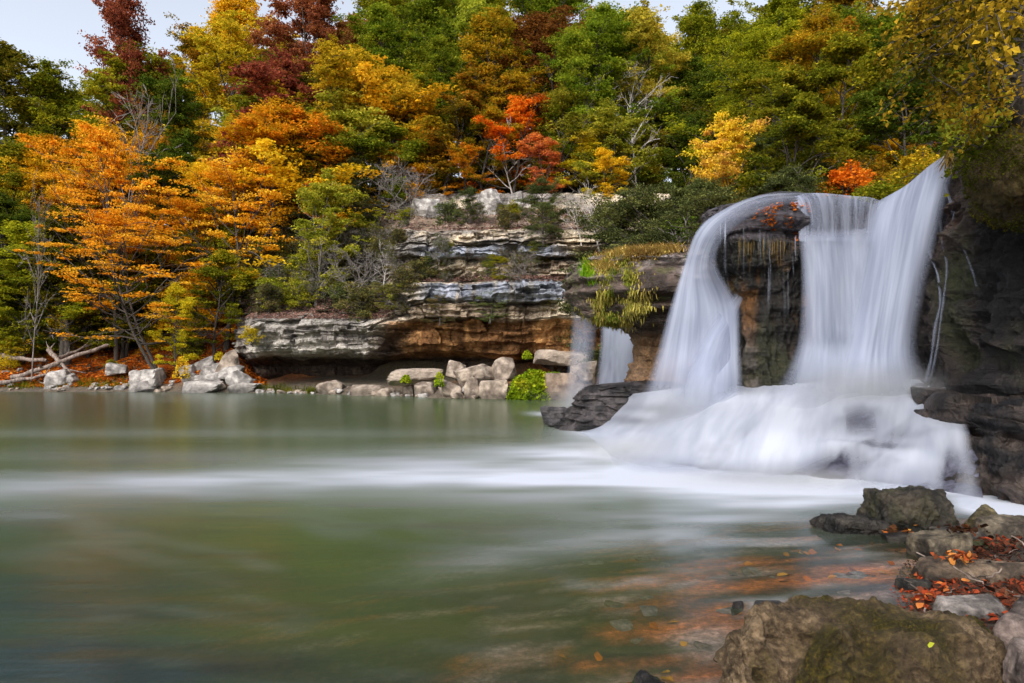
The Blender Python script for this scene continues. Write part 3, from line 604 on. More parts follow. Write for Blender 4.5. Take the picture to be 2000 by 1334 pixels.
# dark layered shelf in the water below it
prof = [(752, 1160, 1340), (756, 1145, 1345), (764, 1132, 1345), (776, 1124, 1345), (790, 1122, 1345), (802, 1108, 1340), (815, 1100, 1330), (830, 1092, 1310), (850, 1080, 1300)]
half = [1.0, 1.2, 1.3, 1.4, 1.5, 1.6, 1.7, 1.8, 1.8]
Vs, Fs = column_rock(prof, 17.2, half, seed=14, n=240, m=150, disp=lambda V, py: 0.20 * cell(V * np.array([1.5, 1.5, 9]) + .7 * vn(V * 2, 3)[..., None], 4) * .5 + 0.12 * vn(V * np.array([.8, .8, 12.]), 6) + .12 * fbm(V * 2.5, 4, 8) + .04 * fbm(V * 10, 3, 9))
c = lerp((0.010, 0.009, 0.010), (0.065, 0.055, 0.056), sm(-.3, .35, fbm(Vs * 3, 4, 91)))
o = mk('rock_shelf', Vs, Fs, WET_M, col=c, origin='base')
tag(o, 'dark layered rock shelf rising from the pool under the stone column', 'rock')
for i, (px, py, Y, w, h, sd_, lb) in enumerate([(1090, 792, 17.6, 70, 26, 3, 'low dark wet slab reaching into the pool from the layered shelf'),
                                          (1084, 817, 16.9, 46, 10, 4, 'small flat black rock at the foot of the layered shelf')]):
    boulder(px, py, Y, w, h, lb, (0.03, 0.028, 0.03), (0.10, 0.09, 0.095), WET_M, seed=sd_ + 60, rough=.07)

# ------------------------------------------------------------------ wall behind and right of the falls
def surf(name, rows, nr_, nc, mat, colf, dispf=None, kind=None, label=None, cat=None):
    """rows: control grid of (px,py,Y); the surface runs through them"""
    g_ = catmull(catmull(np.array(rows, float), nr_, 0), nc, 1)
    X = (g_[..., 0] - 1000) / F * g_[..., 2]; Y = g_[..., 2]; Z = CAMH + (HZ - g_[..., 1]) / F * g_[..., 2]
    V = np.stack([X, Y, Z], -1)
    if dispf is not None:
        du = np.gradient(V, axis=1); dv = np.gradient(V, axis=0); nn = np.cross(du, dv); nn /= np.linalg.norm(nn, axis=-1, keepdims=True) + 1e-9
        s = np.sign((nn * np.array([0, -1, 0.2])).sum(-1).mean()); V = V + nn * s * dispf(V, g_)[..., None]
    o = mk(name, V, grid_faces(nr_, nc), mat, col=colf(V, g_).reshape(-1, 3), origin='base')
    if kind: o['kind'] = kind
    if label: tag(o, label, cat)
    return o, V, g_
WALL = [  # rows from the top; columns px
 [(1550, 392, 15.5), (1640, 392, 15.5), (1730, 400, 15.2), (1800, 352, 14.6), (1862, 318, 13.2), (1905, 200, 12.6), (1990, 120, 12.5), (2100, 60, 12.0), (2350, 0, 11.0)],
 [(1550, 390, 14.2), (1640, 386, 14.2), (1725, 398, 14.0), (1795, 352, 13.6), (1862, 312, 12.2), (1905, 235, 11.2), (1990, 190, 10.6), (2100, 140, 9.8), (2350, 40, 8.5)],
 [(1550, 400, 13.4), (1640, 395, 13.4), (1720, 405, 13.5), (1785, 380, 13.3), (1868, 350, 12.0), (1905, 300, 10.6), (1990, 280, 9.8), (2100, 260, 9.0), (2350, 200, 7.6)],
 [(1550, 455, 13.2), (1640, 455, 13.2), (1715, 455, 13.3), (1780, 440, 13.2), (1855, 420, 12.3), (1900, 400, 11.0), (1990, 400, 10.2), (2100, 400, 9.4), (2350, 400, 7.9)],
 [(1550, 475, 13.5), (1640, 475, 13.5), (1710, 475, 13.4), (1775, 500, 13.2), (1845, 500, 12.3), (1900, 500, 11.1), (1990, 500, 10.2), (2100, 500, 9.3), (2350, 500, 7.8)],
 [(1550, 600, 13.5), (1640, 600, 13.4), (1710, 600, 13.2), (1775, 600, 12.7), (1840, 600, 11.9), (1900, 600, 11.0), (1990, 600, 10.1), (2100, 600, 9.0), (2350, 600, 7.6)],
 [(1550, 700, 13.4), (1640, 700, 13.2), (1710, 700, 13.0), (1775, 700, 12.4), (1835, 700, 11.6), (1895, 700, 10.8), (1990, 700, 9.9), (2100, 700, 8.9), (2350, 700, 7.5)],
 [(1550, 760, 13.4), (1640, 760, 13.2), (1710, 760, 13.0), (1775, 760, 12.4), (1825, 742, 11.3), (1890, 738, 10.3), (1990, 738, 9.5), (2100, 742, 8.6), (2350, 750, 7.3)],
 [(1550, 800, 13.4), (1640, 800, 13.2), (1710, 790, 13.0), (1775, 780, 12.4), (1825, 772, 11.2), (1890, 777, 10.2), (1990, 780, 9.4), (2100, 790, 8.5), (2350, 830, 7.2)],
]
def wall_disp(V, g_):
    low = sm(700, 735, g_[..., 1]); up = sm(420, 330, g_[..., 1]) * sm(1860, 1900, g_[..., 0]); fallz = sm(1740, 1660, g_[..., 0])
    q = V * np.array([1.7, 1.7, 0.75])
    d = 0.55 * ridged(q + .8 * fbm(V * 0.9, 3, 4)[..., None], 5, 15) + .14 * ridged(V * np.array([3.5, 3.5, 2.0]), 3, 19) + 0.18 * fbm(V * 1.4, 5, 16) + 0.05 * fbm(V * 6, 4, 18)
    l = 0.10 * vn(V * np.array([.6, .6, 9]), 21) + .10 * cell(V * np.array([1.2, 1.2, 5]) + .5 * vn(V * 2, 4)[..., None], 22)
    return (d * (1 - low) + l * low) * (1 - 0.75 * fallz) * (1 - 0.5 * up) * (1 - .85 * sm(1895, 1865, g_[..., 0]) * sm(520, 450, g_[..., 1]))
def wall_col(V, g_):
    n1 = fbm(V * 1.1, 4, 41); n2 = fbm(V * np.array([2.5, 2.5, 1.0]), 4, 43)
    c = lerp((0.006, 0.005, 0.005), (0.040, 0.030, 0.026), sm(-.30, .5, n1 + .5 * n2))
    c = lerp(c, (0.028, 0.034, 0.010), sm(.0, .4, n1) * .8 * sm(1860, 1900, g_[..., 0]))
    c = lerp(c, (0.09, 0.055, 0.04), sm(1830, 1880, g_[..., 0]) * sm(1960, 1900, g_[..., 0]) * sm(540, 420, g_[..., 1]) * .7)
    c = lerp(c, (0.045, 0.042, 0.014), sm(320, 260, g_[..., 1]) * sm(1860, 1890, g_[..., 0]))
    return c
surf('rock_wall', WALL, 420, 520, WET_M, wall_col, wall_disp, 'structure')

# lower ledges at the right-hand edge of the cascade
LEDGE = [
 [(1780, 764, 12.0), (1850, 770, 11.4), (1900, 772, 10.6), (1990, 776, 9.8), (2150, 790, 8.9), (2400, 830, 7.4)],
 [(1780, 775, 10.6), (1850, 779, 9.6), (1900, 782, 9.0), (1990, 786, 8.2), (2150, 805, 7.4), (2400, 860, 6.2)],
 [(1790, 790, 10.0), (1858, 788, 9.1), (1906, 792, 8.7), (1990, 800, 7.9), (2150, 830, 7.1), (2400, 900, 6.0)],
 [(1800, 830, 9.9), (1880, 835, 9.0), (1925, 842, 8.5), (1990, 846, 7.8), (2150, 880, 7.0), (2400, 960, 5.9)],
 [(1810, 845, 9.9), (1890, 852, 9.0), (1930, 856, 8.6), (1990, 860, 8.0), (2150, 900, 7.2), (2400, 1000, 6.0)],
 [(1820, 900, 9.2), (1900, 900, 8.5), (1935, 910, 8.2), (1990, 920, 7.7), (2150, 970, 6.9), (2400, 1080, 5.8)],
 [(1830, 960, 8.6), (1915, 965, 8.0), (1948, 975, 7.7), (2000, 985, 7.3), (2150, 1030, 6.6), (2400, 1150, 5.6)],
 [(1840, 1000, 8.4), (1925, 1010, 7.8), (1960, 1020, 7.5), (2010, 1040, 7.1), (2150, 1080, 6.5), (2400, 1200, 5.5)],
]
def ledge_disp(V, g_):
    return (0.10 * vn(V * np.array([.8, .8, 11]), 61) + .10 * cell(V * np.array([1.5, 1.5, 7]) + .6 * vn(V * 2, 4)[..., None], 62)
            + 0.14 * fbm(V * 1.6, 5, 66) + 0.10 * ridged(V * np.array([3, 3, 1.2]), 4, 65) * sm(840, 870, g_[..., 1]))
def ledge_col(V, g_):
    n1 = fbm(V * 2, 4, 141)
    return lerp((0.007, 0.006, 0.006), (0.050, 0.037, 0.031), sm(-.3, .35, n1 + .4 * fbm(V * np.array([2, 2, 9]), 3, 6)))
o, _, _ = surf('rock_ledge', LEDGE, 300, 340, WETF_M, ledge_col, ledge_disp, None, 'dark layered rock ledges beside the cascade, below the right-hand rock wall', 'rock')

# ------------------------------------------------------------------ falling water
def sheet(name, rows, alpha, nr_, nc, mat, label=None, parent=None, wob=0.05, seed=1, cat='waterfall', vlen=4.0, ulen=1.0, edge=0.12, group=None, bump=None):
    """rows (flow steps) x cols control grid of (px,py,Y); alpha is a control grid of the same shape"""
    g_ = catmull(catmull(np.array(rows, float), nr_, 0), nc, 1); a = np.clip(catmull(catmull(np.array(alpha, float), nr_, 0), nc, 1), 0, 1)
    X = (g_[..., 0] - 1000) / F * g_[..., 2]; Y = g_[..., 2]; Z = CAMH + (HZ - g_[..., 1]) / F * g_[..., 2]
    u = np.broadcast_to(np.linspace(0, 1, nc), X.shape); v = np.broadcast_to(np.linspace(0, 1, nr_)[:, None], X.shape)
    Y = Y - wob * 1.3 * fbm(np.stack([u * 4 * ulen, v * 1.0, 0 * u + seed], -1), 2, seed)
    if bump is not None: Y, Z, a = bump(X, Y, Z, a, g_, u, v)
    if edge: a = a * sm(0, edge, u) * sm(1, 1 - edge, u)
    col = np.stack([u * ulen + seed * 0.37, v * vlen, a], -1)
    o = mk(name, np.stack([X, Y, Z], -1), grid_faces(nr_, nc), mat, parent, col=col.reshape(-1, 3), origin='base' if parent is None else None)
    if label: tag(o, label, cat, group)
    return o

# upper slide and drop directly right of the outcrop
main = empty('waterfall', tuple(P(1700, 745, 12.0))); tag(main, 'wide main waterfall pouring down right of the dark outcrop onto the cascade', 'waterfall')
def psheet(nm, *a, **k):
    o = sheet(nm, *a, parent=main, **k); o.location = -Vector(main.location); return o
psheet('upper_slide', [
  [(1525, 384, 14.6), (1600, 380, 14.6), (1680, 386, 14.6), (1735, 400, 14.4)],
  [(1535, 382, 13.4), (1600, 377, 13.3), (1680, 385, 13.3), (1730, 398, 13.3)],
  [(1548, 396, 12.75), (1605, 392, 12.7), (1680, 400, 12.8), (1725, 408, 13.0)],
  [(1560, 430, 12.55), (1610, 430, 12.5), (1680, 430, 12.6), (1720, 435, 12.8)],
  [(1562, 470, 12.42), (1610, 470, 12.36), (1680, 470, 12.42), (1716, 470, 12.55)]],
  [[.6, .7, .7, .6], [.75, .7, .7, .8], [.9, .62, .62, .95], [.9, .55, .62, 1], [.95, .7, .75, 1]], 90, 160, VEIL_M, seed=2, ulen=.9, vlen=2, wob=.1, edge=.05)
psheet('left_drop', [
  [(1556, 446, 12.5), (1600, 446, 12.4), (1650, 446, 12.4), (1715, 446, 12.5)],
  [(1558, 474, 12.32), (1600, 476, 12.2), (1650, 476, 12.2), (1712, 476, 12.35)],
  [(1563, 540, 12.2), (1605, 540, 12.05), (1655, 540, 12.0), (1708, 540, 12.1)],
  [(1560, 640, 12.1), (1606, 640, 11.95), (1660, 640, 11.9), (1705, 640, 11.9)],
  [(1545, 700, 12.0), (1604, 700, 11.85), (1662, 700, 11.8), (1712, 700, 11.8)],
  [(1495, 790, 11.5), (1594, 800, 11.0), (1665, 800, 10.9), (1725, 800, 10.9)]],
  [[0, 0, .1, .3], [.55, .75, .8, 1], [.55, .93, .97, 1], [.4, .92, .98, 1], [.5, .95, 1, 1], [.0, .1, .1, .1]], 110, 130, FALL_M, seed=3, ulen=.8, edge=.16)
psheet('chute', [
  [(1728, 392, 13.6), (1770, 362, 13.2), (1812, 326, 12.8), (1858, 294, 12.4)],
  [(1700, 402, 12.8), (1758, 374, 12.4), (1812, 342, 11.9), (1866, 308, 11.4)],
  [(1682, 450, 12.4), (1742, 425, 12.0), (1796, 400, 11.5), (1852, 372, 11.1)],
  [(1668, 535, 12.0), (1728, 515, 11.6), (1776, 496, 11.3), (1832, 470, 11.1)],
  [(1652, 625, 11.75), (1712, 612, 11.4), (1756, 600, 11.2), (1808, 580, 11.1)],
  [(1630, 710, 11.5), (1698, 705, 11.3), (1744, 700, 11.1), (1796, 685, 11.1)],
  [(1600, 800, 11.0), (1690, 812, 10.7), (1765, 808, 10.6), (1845, 790, 10.8)]],
  [[.6, 1, 1, .8], [.8, 1, 1, .95], [.9, 1, 1, .9], [.9, 1, 1, .65], [.9, 1, .95, .45], [.8, 1, .95, .45], [.1, .1, .1, .0]], 170, 170, FALL_M, seed=5, ulen=.9, edge=.24, wob=.06)
# stray runnels on the wall to the right
def ribbon(path, w, seed, a=0.8):
    p = np.array(path, float); n = 40; q = catmull(p, n, 0); rows = []
    for i, (x, y, Yd) in enumerate(q):
        ww = w * (0.7 + 0.5 * abs(math.sin(i * .3 + seed))); rows.append([(x - ww, y, Yd), (x, y, Yd - .03), (x + ww, y, Yd)])
    al = [[a * (0.35 + 0.65 * math.sin(math.pi * min(1, (i + 1) / n)))] * 3 for i in range(n)]
    return rows, al
for i, (path, w, a) in enumerate([
   ([(1828, 440, 11.6), (1816, 490, 11.4), (1832, 540, 11.2), (1836, 590, 11.1), (1826, 640, 11.0), (1818, 700, 10.9), (1808, 745, 10.7)], 4, .55),
   ([(1836, 430, 11.4), (1842, 480, 11.2), (1850, 520, 11.1), (1845, 570, 11.0), (1838, 620, 10.9), (1828, 690, 10.8), (1815, 745, 10.6)], 3, .45),
   ([(1850, 380, 11.6), (1862, 410, 11.3), (1874, 450, 11.0), (1885, 490, 10.7), (1900, 530, 10.4), (1908, 560, 10.2)], 3, .4),
   ([(1848, 330, 12.0), (1850, 370, 11.7), (1860, 400, 11.4), (1868, 440, 11.1)], 6, .6),
   ([(1800, 743, 11.0), (1860, 741, 10.4), (1920, 742, 9.9), (1985, 743, 9.4)], 0, .0)][:4]):
    r_, al = ribbon(path, w, i, a); psheet('runnel', r_, al, 80, 7, FALL_M, seed=20 + i, ulen=.1, edge=.35, wob=.02)

# curtain arching off the outcrop to the left
left = empty('waterfall', tuple(P(1340, 780, 13.0))); tag(left, 'arching left waterfall curtain spilling off the top of the dark outcrop', 'waterfall')
def lsheet(nm, *a, **k):
    o = sheet(nm, *a, parent=left, **k); o.location = -Vector(left.location); return o
lsheet('curtain', [
  [(1590, 377, 12.5), (1590, 381, 12.3), (1590, 386, 12.15), (1590, 394, 12.0)],
  [(1488, 380, 12.5), (1492, 386, 12.3), (1498, 395, 12.1), (1506, 408, 11.9)],
  [(1416, 406, 12.5), (1425, 412, 12.3), (1436, 420, 12.1), (1450, 436, 11.9)],
  [(1362, 448, 12.6), (1376, 454, 12.4), (1392, 464, 12.15), (1410, 476, 11.95)],
  [(1332, 525, 12.9), (1352, 525, 12.7), (1374, 525, 12.4), (1404, 522, 12.2)],
  [(1304, 610, 12.9), (1345, 610, 12.7), (1392, 606, 12.6), (1442, 596, 12.5)],
  [(1278, 700, 12.9), (1335, 700, 12.7), (1392, 700, 12.6), (1448, 695, 12.5)],
  [(1240, 812, 12.7), (1318, 818, 12.0), (1388, 815, 11.8), (1456, 800, 11.9)]],
  [[0, .1, .15, .05], [.2, .45, .30, .10], [.55, .65, .38, .12], [.85, .9, .5, .12], [.75, 1, .85, .25], [.7, 1, 1, .7], [.6, .95, 1, .85], [0, .1, .1, .1]], 190, 150, FALL_M, seed=7, ulen=.9, edge=.14, wob=.1)
lsheet('inner_jet', [
  [(1446, 560, 12.9), (1452, 575, 12.9), (1456, 590, 12.9)],
  [(1405, 600, 12.6), (1425, 625, 12.6), (1442, 650, 12.7)],
  [(1362, 660, 12.4), (1400, 680, 12.4), (1440, 700, 12.6)],
  [(1325, 730, 12.3), (1385, 740, 12.3), (1440, 745, 12.5)],
  [(1285, 822, 11.9), (1370, 825, 11.7), (1455, 812, 11.8)]],
  [[.3, .5, .3], [.85, .8, .4], [.9, .9, .5], [.9, .95, .6], [0.1, .1, .1]], 100, 100, FALL_M, seed=8, ulen=.5, edge=.38, wob=.05)
lsheet('strands', [
  [(1392, 436, 12.3), (1420, 424, 12.2), (1455, 410, 12.1)],
  [(1391, 480, 12.2), (1420, 475, 12.1), (1455, 470, 12.1)],
  [(1396, 540, 12.3), (1422, 545, 12.25), (1455, 550, 12.2)],
  [(1420, 620, 12.5), (1435, 620, 12.4), (1455, 620, 12.4)]],
  [[.9, .9, .5], [.8, .7, .4], [.6, .4, .2], [.2, .0, 0]], 80, 90, THREAD_M, seed=9, ulen=.5, edge=.05, wob=.02)
th = sheet('dripping_threads', [
  [(1455, 440, 12.15), (1490, 450, 12.05), (1530, 455, 12.05), (1580, 460, 12.1)],
  [(1455, 520, 12.2), (1490, 520, 12.1), (1530, 520, 12.1), (1580, 520, 12.2)],
  [(1455, 640, 12.3), (1490, 640, 12.2), (1530, 640, 12.2), (1580, 640, 12.2)]],
  [[.3, .6, .7, .8], [.2, .5, .6, .7], [0, 0, .1, .3]], 60, 120, THREAD_M, 'thin threads of water dripping down the front of the dark outcrop', seed=12, ulen=.7, edge=.05, wob=.02)

# two distant curtains under the mossy ledge
sheet('waterfall', [
  [(1116, 590, 24.5), (1140, 590, 24.5), (1168, 592, 24.5)], [(1112, 660, 24.3), (1138, 660, 24.3), (1166, 660, 24.3)],
  [(1105, 730, 24.0), (1130, 730, 24.0), (1160, 730, 24.0)], [(1090, 805, 23.6), (1125, 806, 23.6), (1165, 806, 23.6)]],
  [[0, 0, 0], [.65, .45, .55], [.5, .35, .5], [.6, .6, .6]], 60, 70, FALL_M, 'thin misty waterfall veil left of the two falling beneath the mossy ledge', seed=13, ulen=.45, edge=.42, group='small falls beneath the mossy ledge')
sheet('waterfall', [
  [(1172, 592, 23.5), (1205, 592, 23.5), (1250, 592, 23.5)], [(1170, 670, 23.3), (1205, 670, 23.3), (1250, 670, 23.3)],
  [(1164, 730, 23.0), (1202, 730, 23.0), (1250, 730, 23.0)], [(1155, 800, 22.6), (1200, 800, 22.6), (1250, 800, 22.6)]],
  [[.85, .9, .9], [.85, .95, .98], [.8, .95, .98], [.8, .95, .95]], 60, 80, FALL_M, 'white waterfall curtain beneath the mossy ledge, beside the stone column', seed=14, ulen=.5, edge=.26, group='small falls beneath the mossy ledge')

# soft spray hanging where the falls land
def mist(px, py, Y, dims, dens, label):
    me_v, me_f = ico(3); o = mk('mist', me_v, me_f, None, loc=tuple(P(px, py, Y))); o.scale = dims; o['kind'] = 'stuff'; tag(o, label, 'mist')
    m, t, out = nt('fine spray'); tc = N(t, 'ShaderNodeTexCoord'); ln = N(t, 'ShaderNodeVectorMath', operation='LENGTH'); t.links.new(tc.outputs['Object'], ln.inputs[0])
    f = mth(t, 'SUBTRACT', 1.0, ln.outputs['Value'], True); f = mth(t, 'MULTIPLY', mth(t, 'POWER', f, 1.6), dens)
    v_ = N(t, 'ShaderNodeVolumeScatter'); v_.inputs[0].default_value = (.93, .95, 1, 1); t.links.new(f, v_.inputs['Density']); t.links.new(v_.outputs[0], out.inputs['Volume']); m.cycles.homogeneous_volume = False
    o.data.materials.append(m); return o
mist(1700, 765, 11.0, (1.5, 1.0, .62), 1.5, 'soft white spray where the main fall hits the cascade')
mist(1335, 800, 12.2, (1.1, .8, .6), 1.3, 'soft spray where the left fall lands')
mist(1280, 885, 11.2, (1.8, 1.5, .36), 1.6, 'low spray along the left foot of the cascade')
mist(1540, 950, 8.8, (2.3, 1.0, .30), 2.0, 'low spray along the near foot of the cascade')
mist(1130, 790, 23.4, (1.5, 1.0, 1.0), .9, 'faint spray where the far veil meets the pool')

# foaming cascade over the lower steps, and the rock below it
CASC = [
 [(1215, 772, 16.2), (1330, 758, 13.9), (1440, 752, 12.9), (1560, 748, 12.6), (1680, 742, 12.3), (1800, 742, 11.9), (1856, 760, 10.9)],
 [(1200, 792, 16.2), (1320, 779, 13.3), (1436, 772, 12.2), (1550, 768, 11.9), (1670, 762, 11.4), (1790, 762, 11.0), (1866, 782, 9.8)],
 [(1180, 812, 16.2), (1295, 808, 12.8), (1425, 800, 11.6), (1540, 796, 11.3), (1660, 790, 10.7), (1780, 786, 10.2), (1884, 806, 9.1)],
 [(1150, 832, 16.4), (1262, 842, 12.2), (1400, 840, 10.7), (1520, 838, 10.2), (1650, 846, 9.6), (1770, 850, 9.2), (1898, 862, 8.4)],
 [(1130, 840, 15.9), (1230, 880, 11.4), (1380, 893, 9.9), (1500, 900, 9.6), (1640, 905, 9.1), (1762, 906, 8.8), (1912, 920, 8.1)],
 [(1110, 845, 15.4), (1200, 912, 10.2), (1368, 938, 8.95), (1490, 950, 8.5), (1630, 962, 8.1), (1752, 974, 7.75), (1932, 1004, 6.95)]]
def casc_bump(X, Y, Z, a, g_, u, v):
    px, py = g_[..., 0], g_[..., 1]
    rim = sm(0, .12, v)
    Z = Z + rim * sm(1, .85, v) * (0.05 * fbm(np.stack([u * 9, v * 1.5, 0 * X], -1), 3, 21))
    Z = Z + 0.08 * gauss(px, 1680, 70) * gauss(py, 812, 24) + 0.12 * gauss(px, 1640, 60) * gauss(py, 885, 20) + .08 * gauss(px, 1850, 60) * gauss(py, 850, 18)
    d = 0.60 * gauss(px, 1690, 85) * gauss(py, 826 + .0016 * (px - 1688) ** 2, 30) + 0.60 * gauss(px, 1640, 100) * gauss(py, 910 - .18 * (px - 1640), 24) + .35 * gauss(px, 1860, 40) * gauss(py, 920, 40) + .5 * gauss(px, 1740, 60) * gauss(py, 868, 8) + .30 * gauss(px, 1870, 40) * gauss(py, 905, 40)
    d += .32 * sm(1560, 1640, px) * sm(1900, 1840, px) * sm(855, 885, py) * sm(.0, .5, fbm(np.stack([px * .035, py * .004, 0 * px], -1), 3, 16)) + .25 * sm(1300, 1500, px) * sm(.1, .5, fbm(np.stack([px * .02 + py * .02, py * .01, 0 * px], -1), 3, 26))
    d *= .75 + .5 * sm(-.4, .4, fbm(np.stack([px * .03, py * .012, 0 * px], -1), 3, 6))
    d += 0.5 * gauss(px, 1410, 80) * gauss(py, 764, 9) + .22 * gauss(px, 1780, 50) * gauss(py, 850, 12) + .5 * gauss(px, 1290, 60) * gauss(py, 798, 12) + .45 * gauss(px, 1235, 50) * gauss(py, 822, 10)
    d += .12 * sm(.1, .6, fbm(np.stack([px * .012 + py * .006, py * .03, 0 * px], -1), 3, 5))
    return Y, Z, np.clip(a - d, 0, 1)
ac = [[.55, .8, .75, .9, 1, .9, .5], [.6, .9, .95, 1, 1, .95, .6], [.7, .95, 1, 1, .98, .95, .75], [.8, 1, 1, 1, .95, .95, .85], [.6, .95, .95, .95, .92, .92, .85], [0, 0, 0, 0, 0, 0, .1]]
casc = sheet('cascade', CASC, ac, 200, 320, CASC_M, 'broad white foaming cascade spreading over low rock steps into the pool', seed=15, ulen=1.6, vlen=3, edge=.05, wob=.03, bump=casc_bump)
casc['category'] = 'cascade'
CR = [[(x, y + 15, Yd) for x, y, Yd in r] for r in CASC]
surf('rock_steps', CR, 160, 240, WET_M, lambda V, g_: lerp((0.05, 0.05, 0.075), (0.10, 0.10, 0.14), sm(-.3, .3, fbm(V * 2, 4, 7))),
     lambda V, g_: .08 * fbm(V * 2, 4, 12) - .06, None, 'dark stepped rock under the white cascade, showing through the thin water', 'rock')
# ------------------------------------------------------------------ trees: a few shapes, copied with their own leaf colours
def wander(p0, d0, L, n, r, curl=0.25, up=0.0):
    pts = [np.array(p0, float)]; d = np.array(d0, float); d /= np.linalg.norm(d)
    for i in range(n):
        d = d + r.normal(size=3) * curl * 0.35 + np.array([0, 0, up]); d /= np.linalg.norm(d)
        pts.append(pts[-1] + d * L / n)
    return np.array(pts), d

def tree_meshes(kind, seed, Ht, cr, base, pads, leaves, leaf, flat=0.35, lean=0.0, trunk_r=0.2, stems=1, bark=None, padr=(0.5, 1.1), droop=0.0, twigs=False, core=None, limb_up=0.35, nl=18):
    """returns (trunk object, crown object) meshes at the origin; crown = leaf clumps carried on limbs"""
    r = np.random.default_rng(seed); tb = Tubes(); tips = []
    for s_ in range(stems):
        a0 = r.uniform(0, 6.28); ld = np.array([math.cos(a0), math.sin(a0), 0]) * (lean + (0.25 if stems > 1 else 0) * r.uniform(.6, 1.2)) + np.array([0, 0, 1])
        tr, _ = wander((0, 0, -0.4), ld, Ht * 0.93 + .4, 12, r, 0.16, 0.03)
        tt = np.linspace(0, 1, 13); tb.add(tr, trunk_r / math.sqrt(stems) * (1.15 - tt * 1.0) * (1 + .35 * np.exp(-tt * 14)), 8)
        for k in range(nl):
            f = base + (1 - base) * ((k + r.uniform(0, .9)) / nl) ** 0.9; f = min(f, 0.98)
            i = f * 12; i0 = min(int(i), 11); p = tr[i0] + (tr[i0 + 1] - tr[i0]) * (i - i0)
            az = k * 2.4 + r.uniform(-.5, .5); g_ = (f - base) / (1 - base)
            Lb = cr * (0.55 + 0.6 * math.sin(math.pi * min(1, g_ * 0.9 + 0.18))) * r.uniform(.65, 1.15) * (0.75 if g_ > .85 else 1)
            el = limb_up + 0.75 * g_ + r.uniform(-.15, .2)
            d = (math.cos(az) * math.cos(el), math.sin(az) * math.cos(el), math.sin(el))
            lp, _ = wander(p, d, Lb, 6, r, 0.4, 0.04 - droop)
            rb = trunk_r * 0.42 * (1.1 - f) + 0.02
            tb.add(lp, np.linspace(rb, rb * .3, 7), 5)
            tips += [lp[-1], lp[-2]]
            for j in range(5):
                q0 = lp[r.integers(2, 7)]; d2 = (lp[-1] - lp[0]) / Lb * .6 + r.normal(size=3) * np.array([.7, .7, .35])
                sp, _ = wander(q0, d2, Lb * r.uniform(.25, .5), 4, r, .5, 0.02 - droop)
                tb.add(sp, np.linspace(rb * .4, rb * .12 + .004, 5), 4); tips += [sp[-1], sp[2]]
                if twigs:
                    for _ in range(4):
                        s2, _ = wander(sp[r.integers(1, 5)], (sp[-1] - sp[0]) + r.normal(size=3) * .35 * Lb * .3, Lb * .22, 3, r, .5, .03)
                        tb.add(s2, np.linspace(.016, .006, 4), 3)
    tips = np.array(tips)
    trunk = tb.build('trunk', bark or BARK)
    crown = None
    if pads:
        idx = r.integers(0, len(tips), pads); pc = tips[idx] + r.normal(size=(pads, 3)) * np.array([.35, .35, .2]) * cr * 0.12
        pr_ = r.uniform(*padr, pads) ; cl = r.uniform(0, 1, pads)
        n = pads * leaves; k = np.repeat(np.arange(pads), leaves)
        dv = r.normal(size=(n, 3)); dv /= np.linalg.norm(dv, axis=1, keepdims=True); dv *= (r.uniform(0, 1, n) ** .42)[:, None]
        an = r.uniform(0, math.pi, pads); st = 1.0 + r.uniform(0, .9, pads)   # clumps are uneven, longer one way
        dx = dv[:, 0] * st[k]; dy = dv[:, 1] / st[k] ** .5; ca_, sa = np.cos(an[k]), np.sin(an[k])
        off = np.stack([(dx * ca_ - dy * sa), (dx * sa + dy * ca_), dv[:, 2] * flat - droop * 1.2 * (dv[:, 0] ** 2 + dv[:, 1] ** 2)], 1) * pr_[k][:, None]
        cen = pc[k] + off
        V, Fc = leaf_quads(cen, .55, leaf * r.uniform(.65, 1.35, n), r)
        lr = r.uniform(0, 1, n); zf = np.clip(cen[:, 2] / Ht, 0, 1)
        # clump colour drifts through the crown
        dr = 0.5 + 0.5 * fbm(pc * 0.35, 2, seed); clv = np.clip(0.55 * cl + 0.45 * dr * 1.1, 0, 1)
        col = np.stack([np.repeat(clv[k], 4), np.repeat(lr, 4), np.repeat(zf, 4)], 1)
        crown = mk('crown', V, Fc, LM['green'], col=col, smooth=False)
    return trunk, crown

SHAPES = {}
def shape(key, *a, **k):
    SHAPES[key] = tree_meshes(key, *a, **k)
    for o in SHAPES[key]:
        if o: C.objects.unlink(o)
#            seed  H    r   base pads leaves leafsize
for i in range(5): shape('tall%d' % i, 100 + i, 17, 4.3, .30, 520, 46, .215, flat=.34, trunk_r=.24, nl=24, padr=(.35, .95), lean=.06)
for i in range(3): shape('fine%d' % i, 120 + i, 12, 3.6, .25, 330, 75, .155, flat=.34, trunk_r=.20, nl=20, padr=(.3, .85), lean=.1)
for i in range(3): shape('mid%d' % i, 140 + i, 8, 2.9, .10, 240, 60, .17, flat=.26, trunk_r=.12, nl=18, padr=(.3, .75), lean=.15)
shape('hero', 160, 13.5, 5.0, .24, 250, 54, .17, flat=.15, trunk_r=.15, nl=26, padr=(.3, .95), lean=.08, stems=2, bark=BARK, limb_up=.2)
for i in range(2): shape('airy%d' % i, 165 + i, 12, 4.2, .22, 210, 52, .18, flat=.15, trunk_r=.14, nl=22, padr=(.3, .95), lean=.1)
shape('cedar0', 170, 6, 1.9, .08, 260, 110, .085, flat=.35, trunk_r=.09, nl=30, padr=(.2, .55), limb_up=.05)
shape('cedar1', 171, 6, 2.5, .06, 320, 110, .085, flat=.30, trunk_r=.10, nl=30, padr=(.25, .6), limb_up=.0)
shape('cedar2', 172, 4, 2.3, .10, 200, 110, .075, flat=.30, trunk_r=.09, nl=22, padr=(.22, .5), limb_up=-.05, lean=.25)
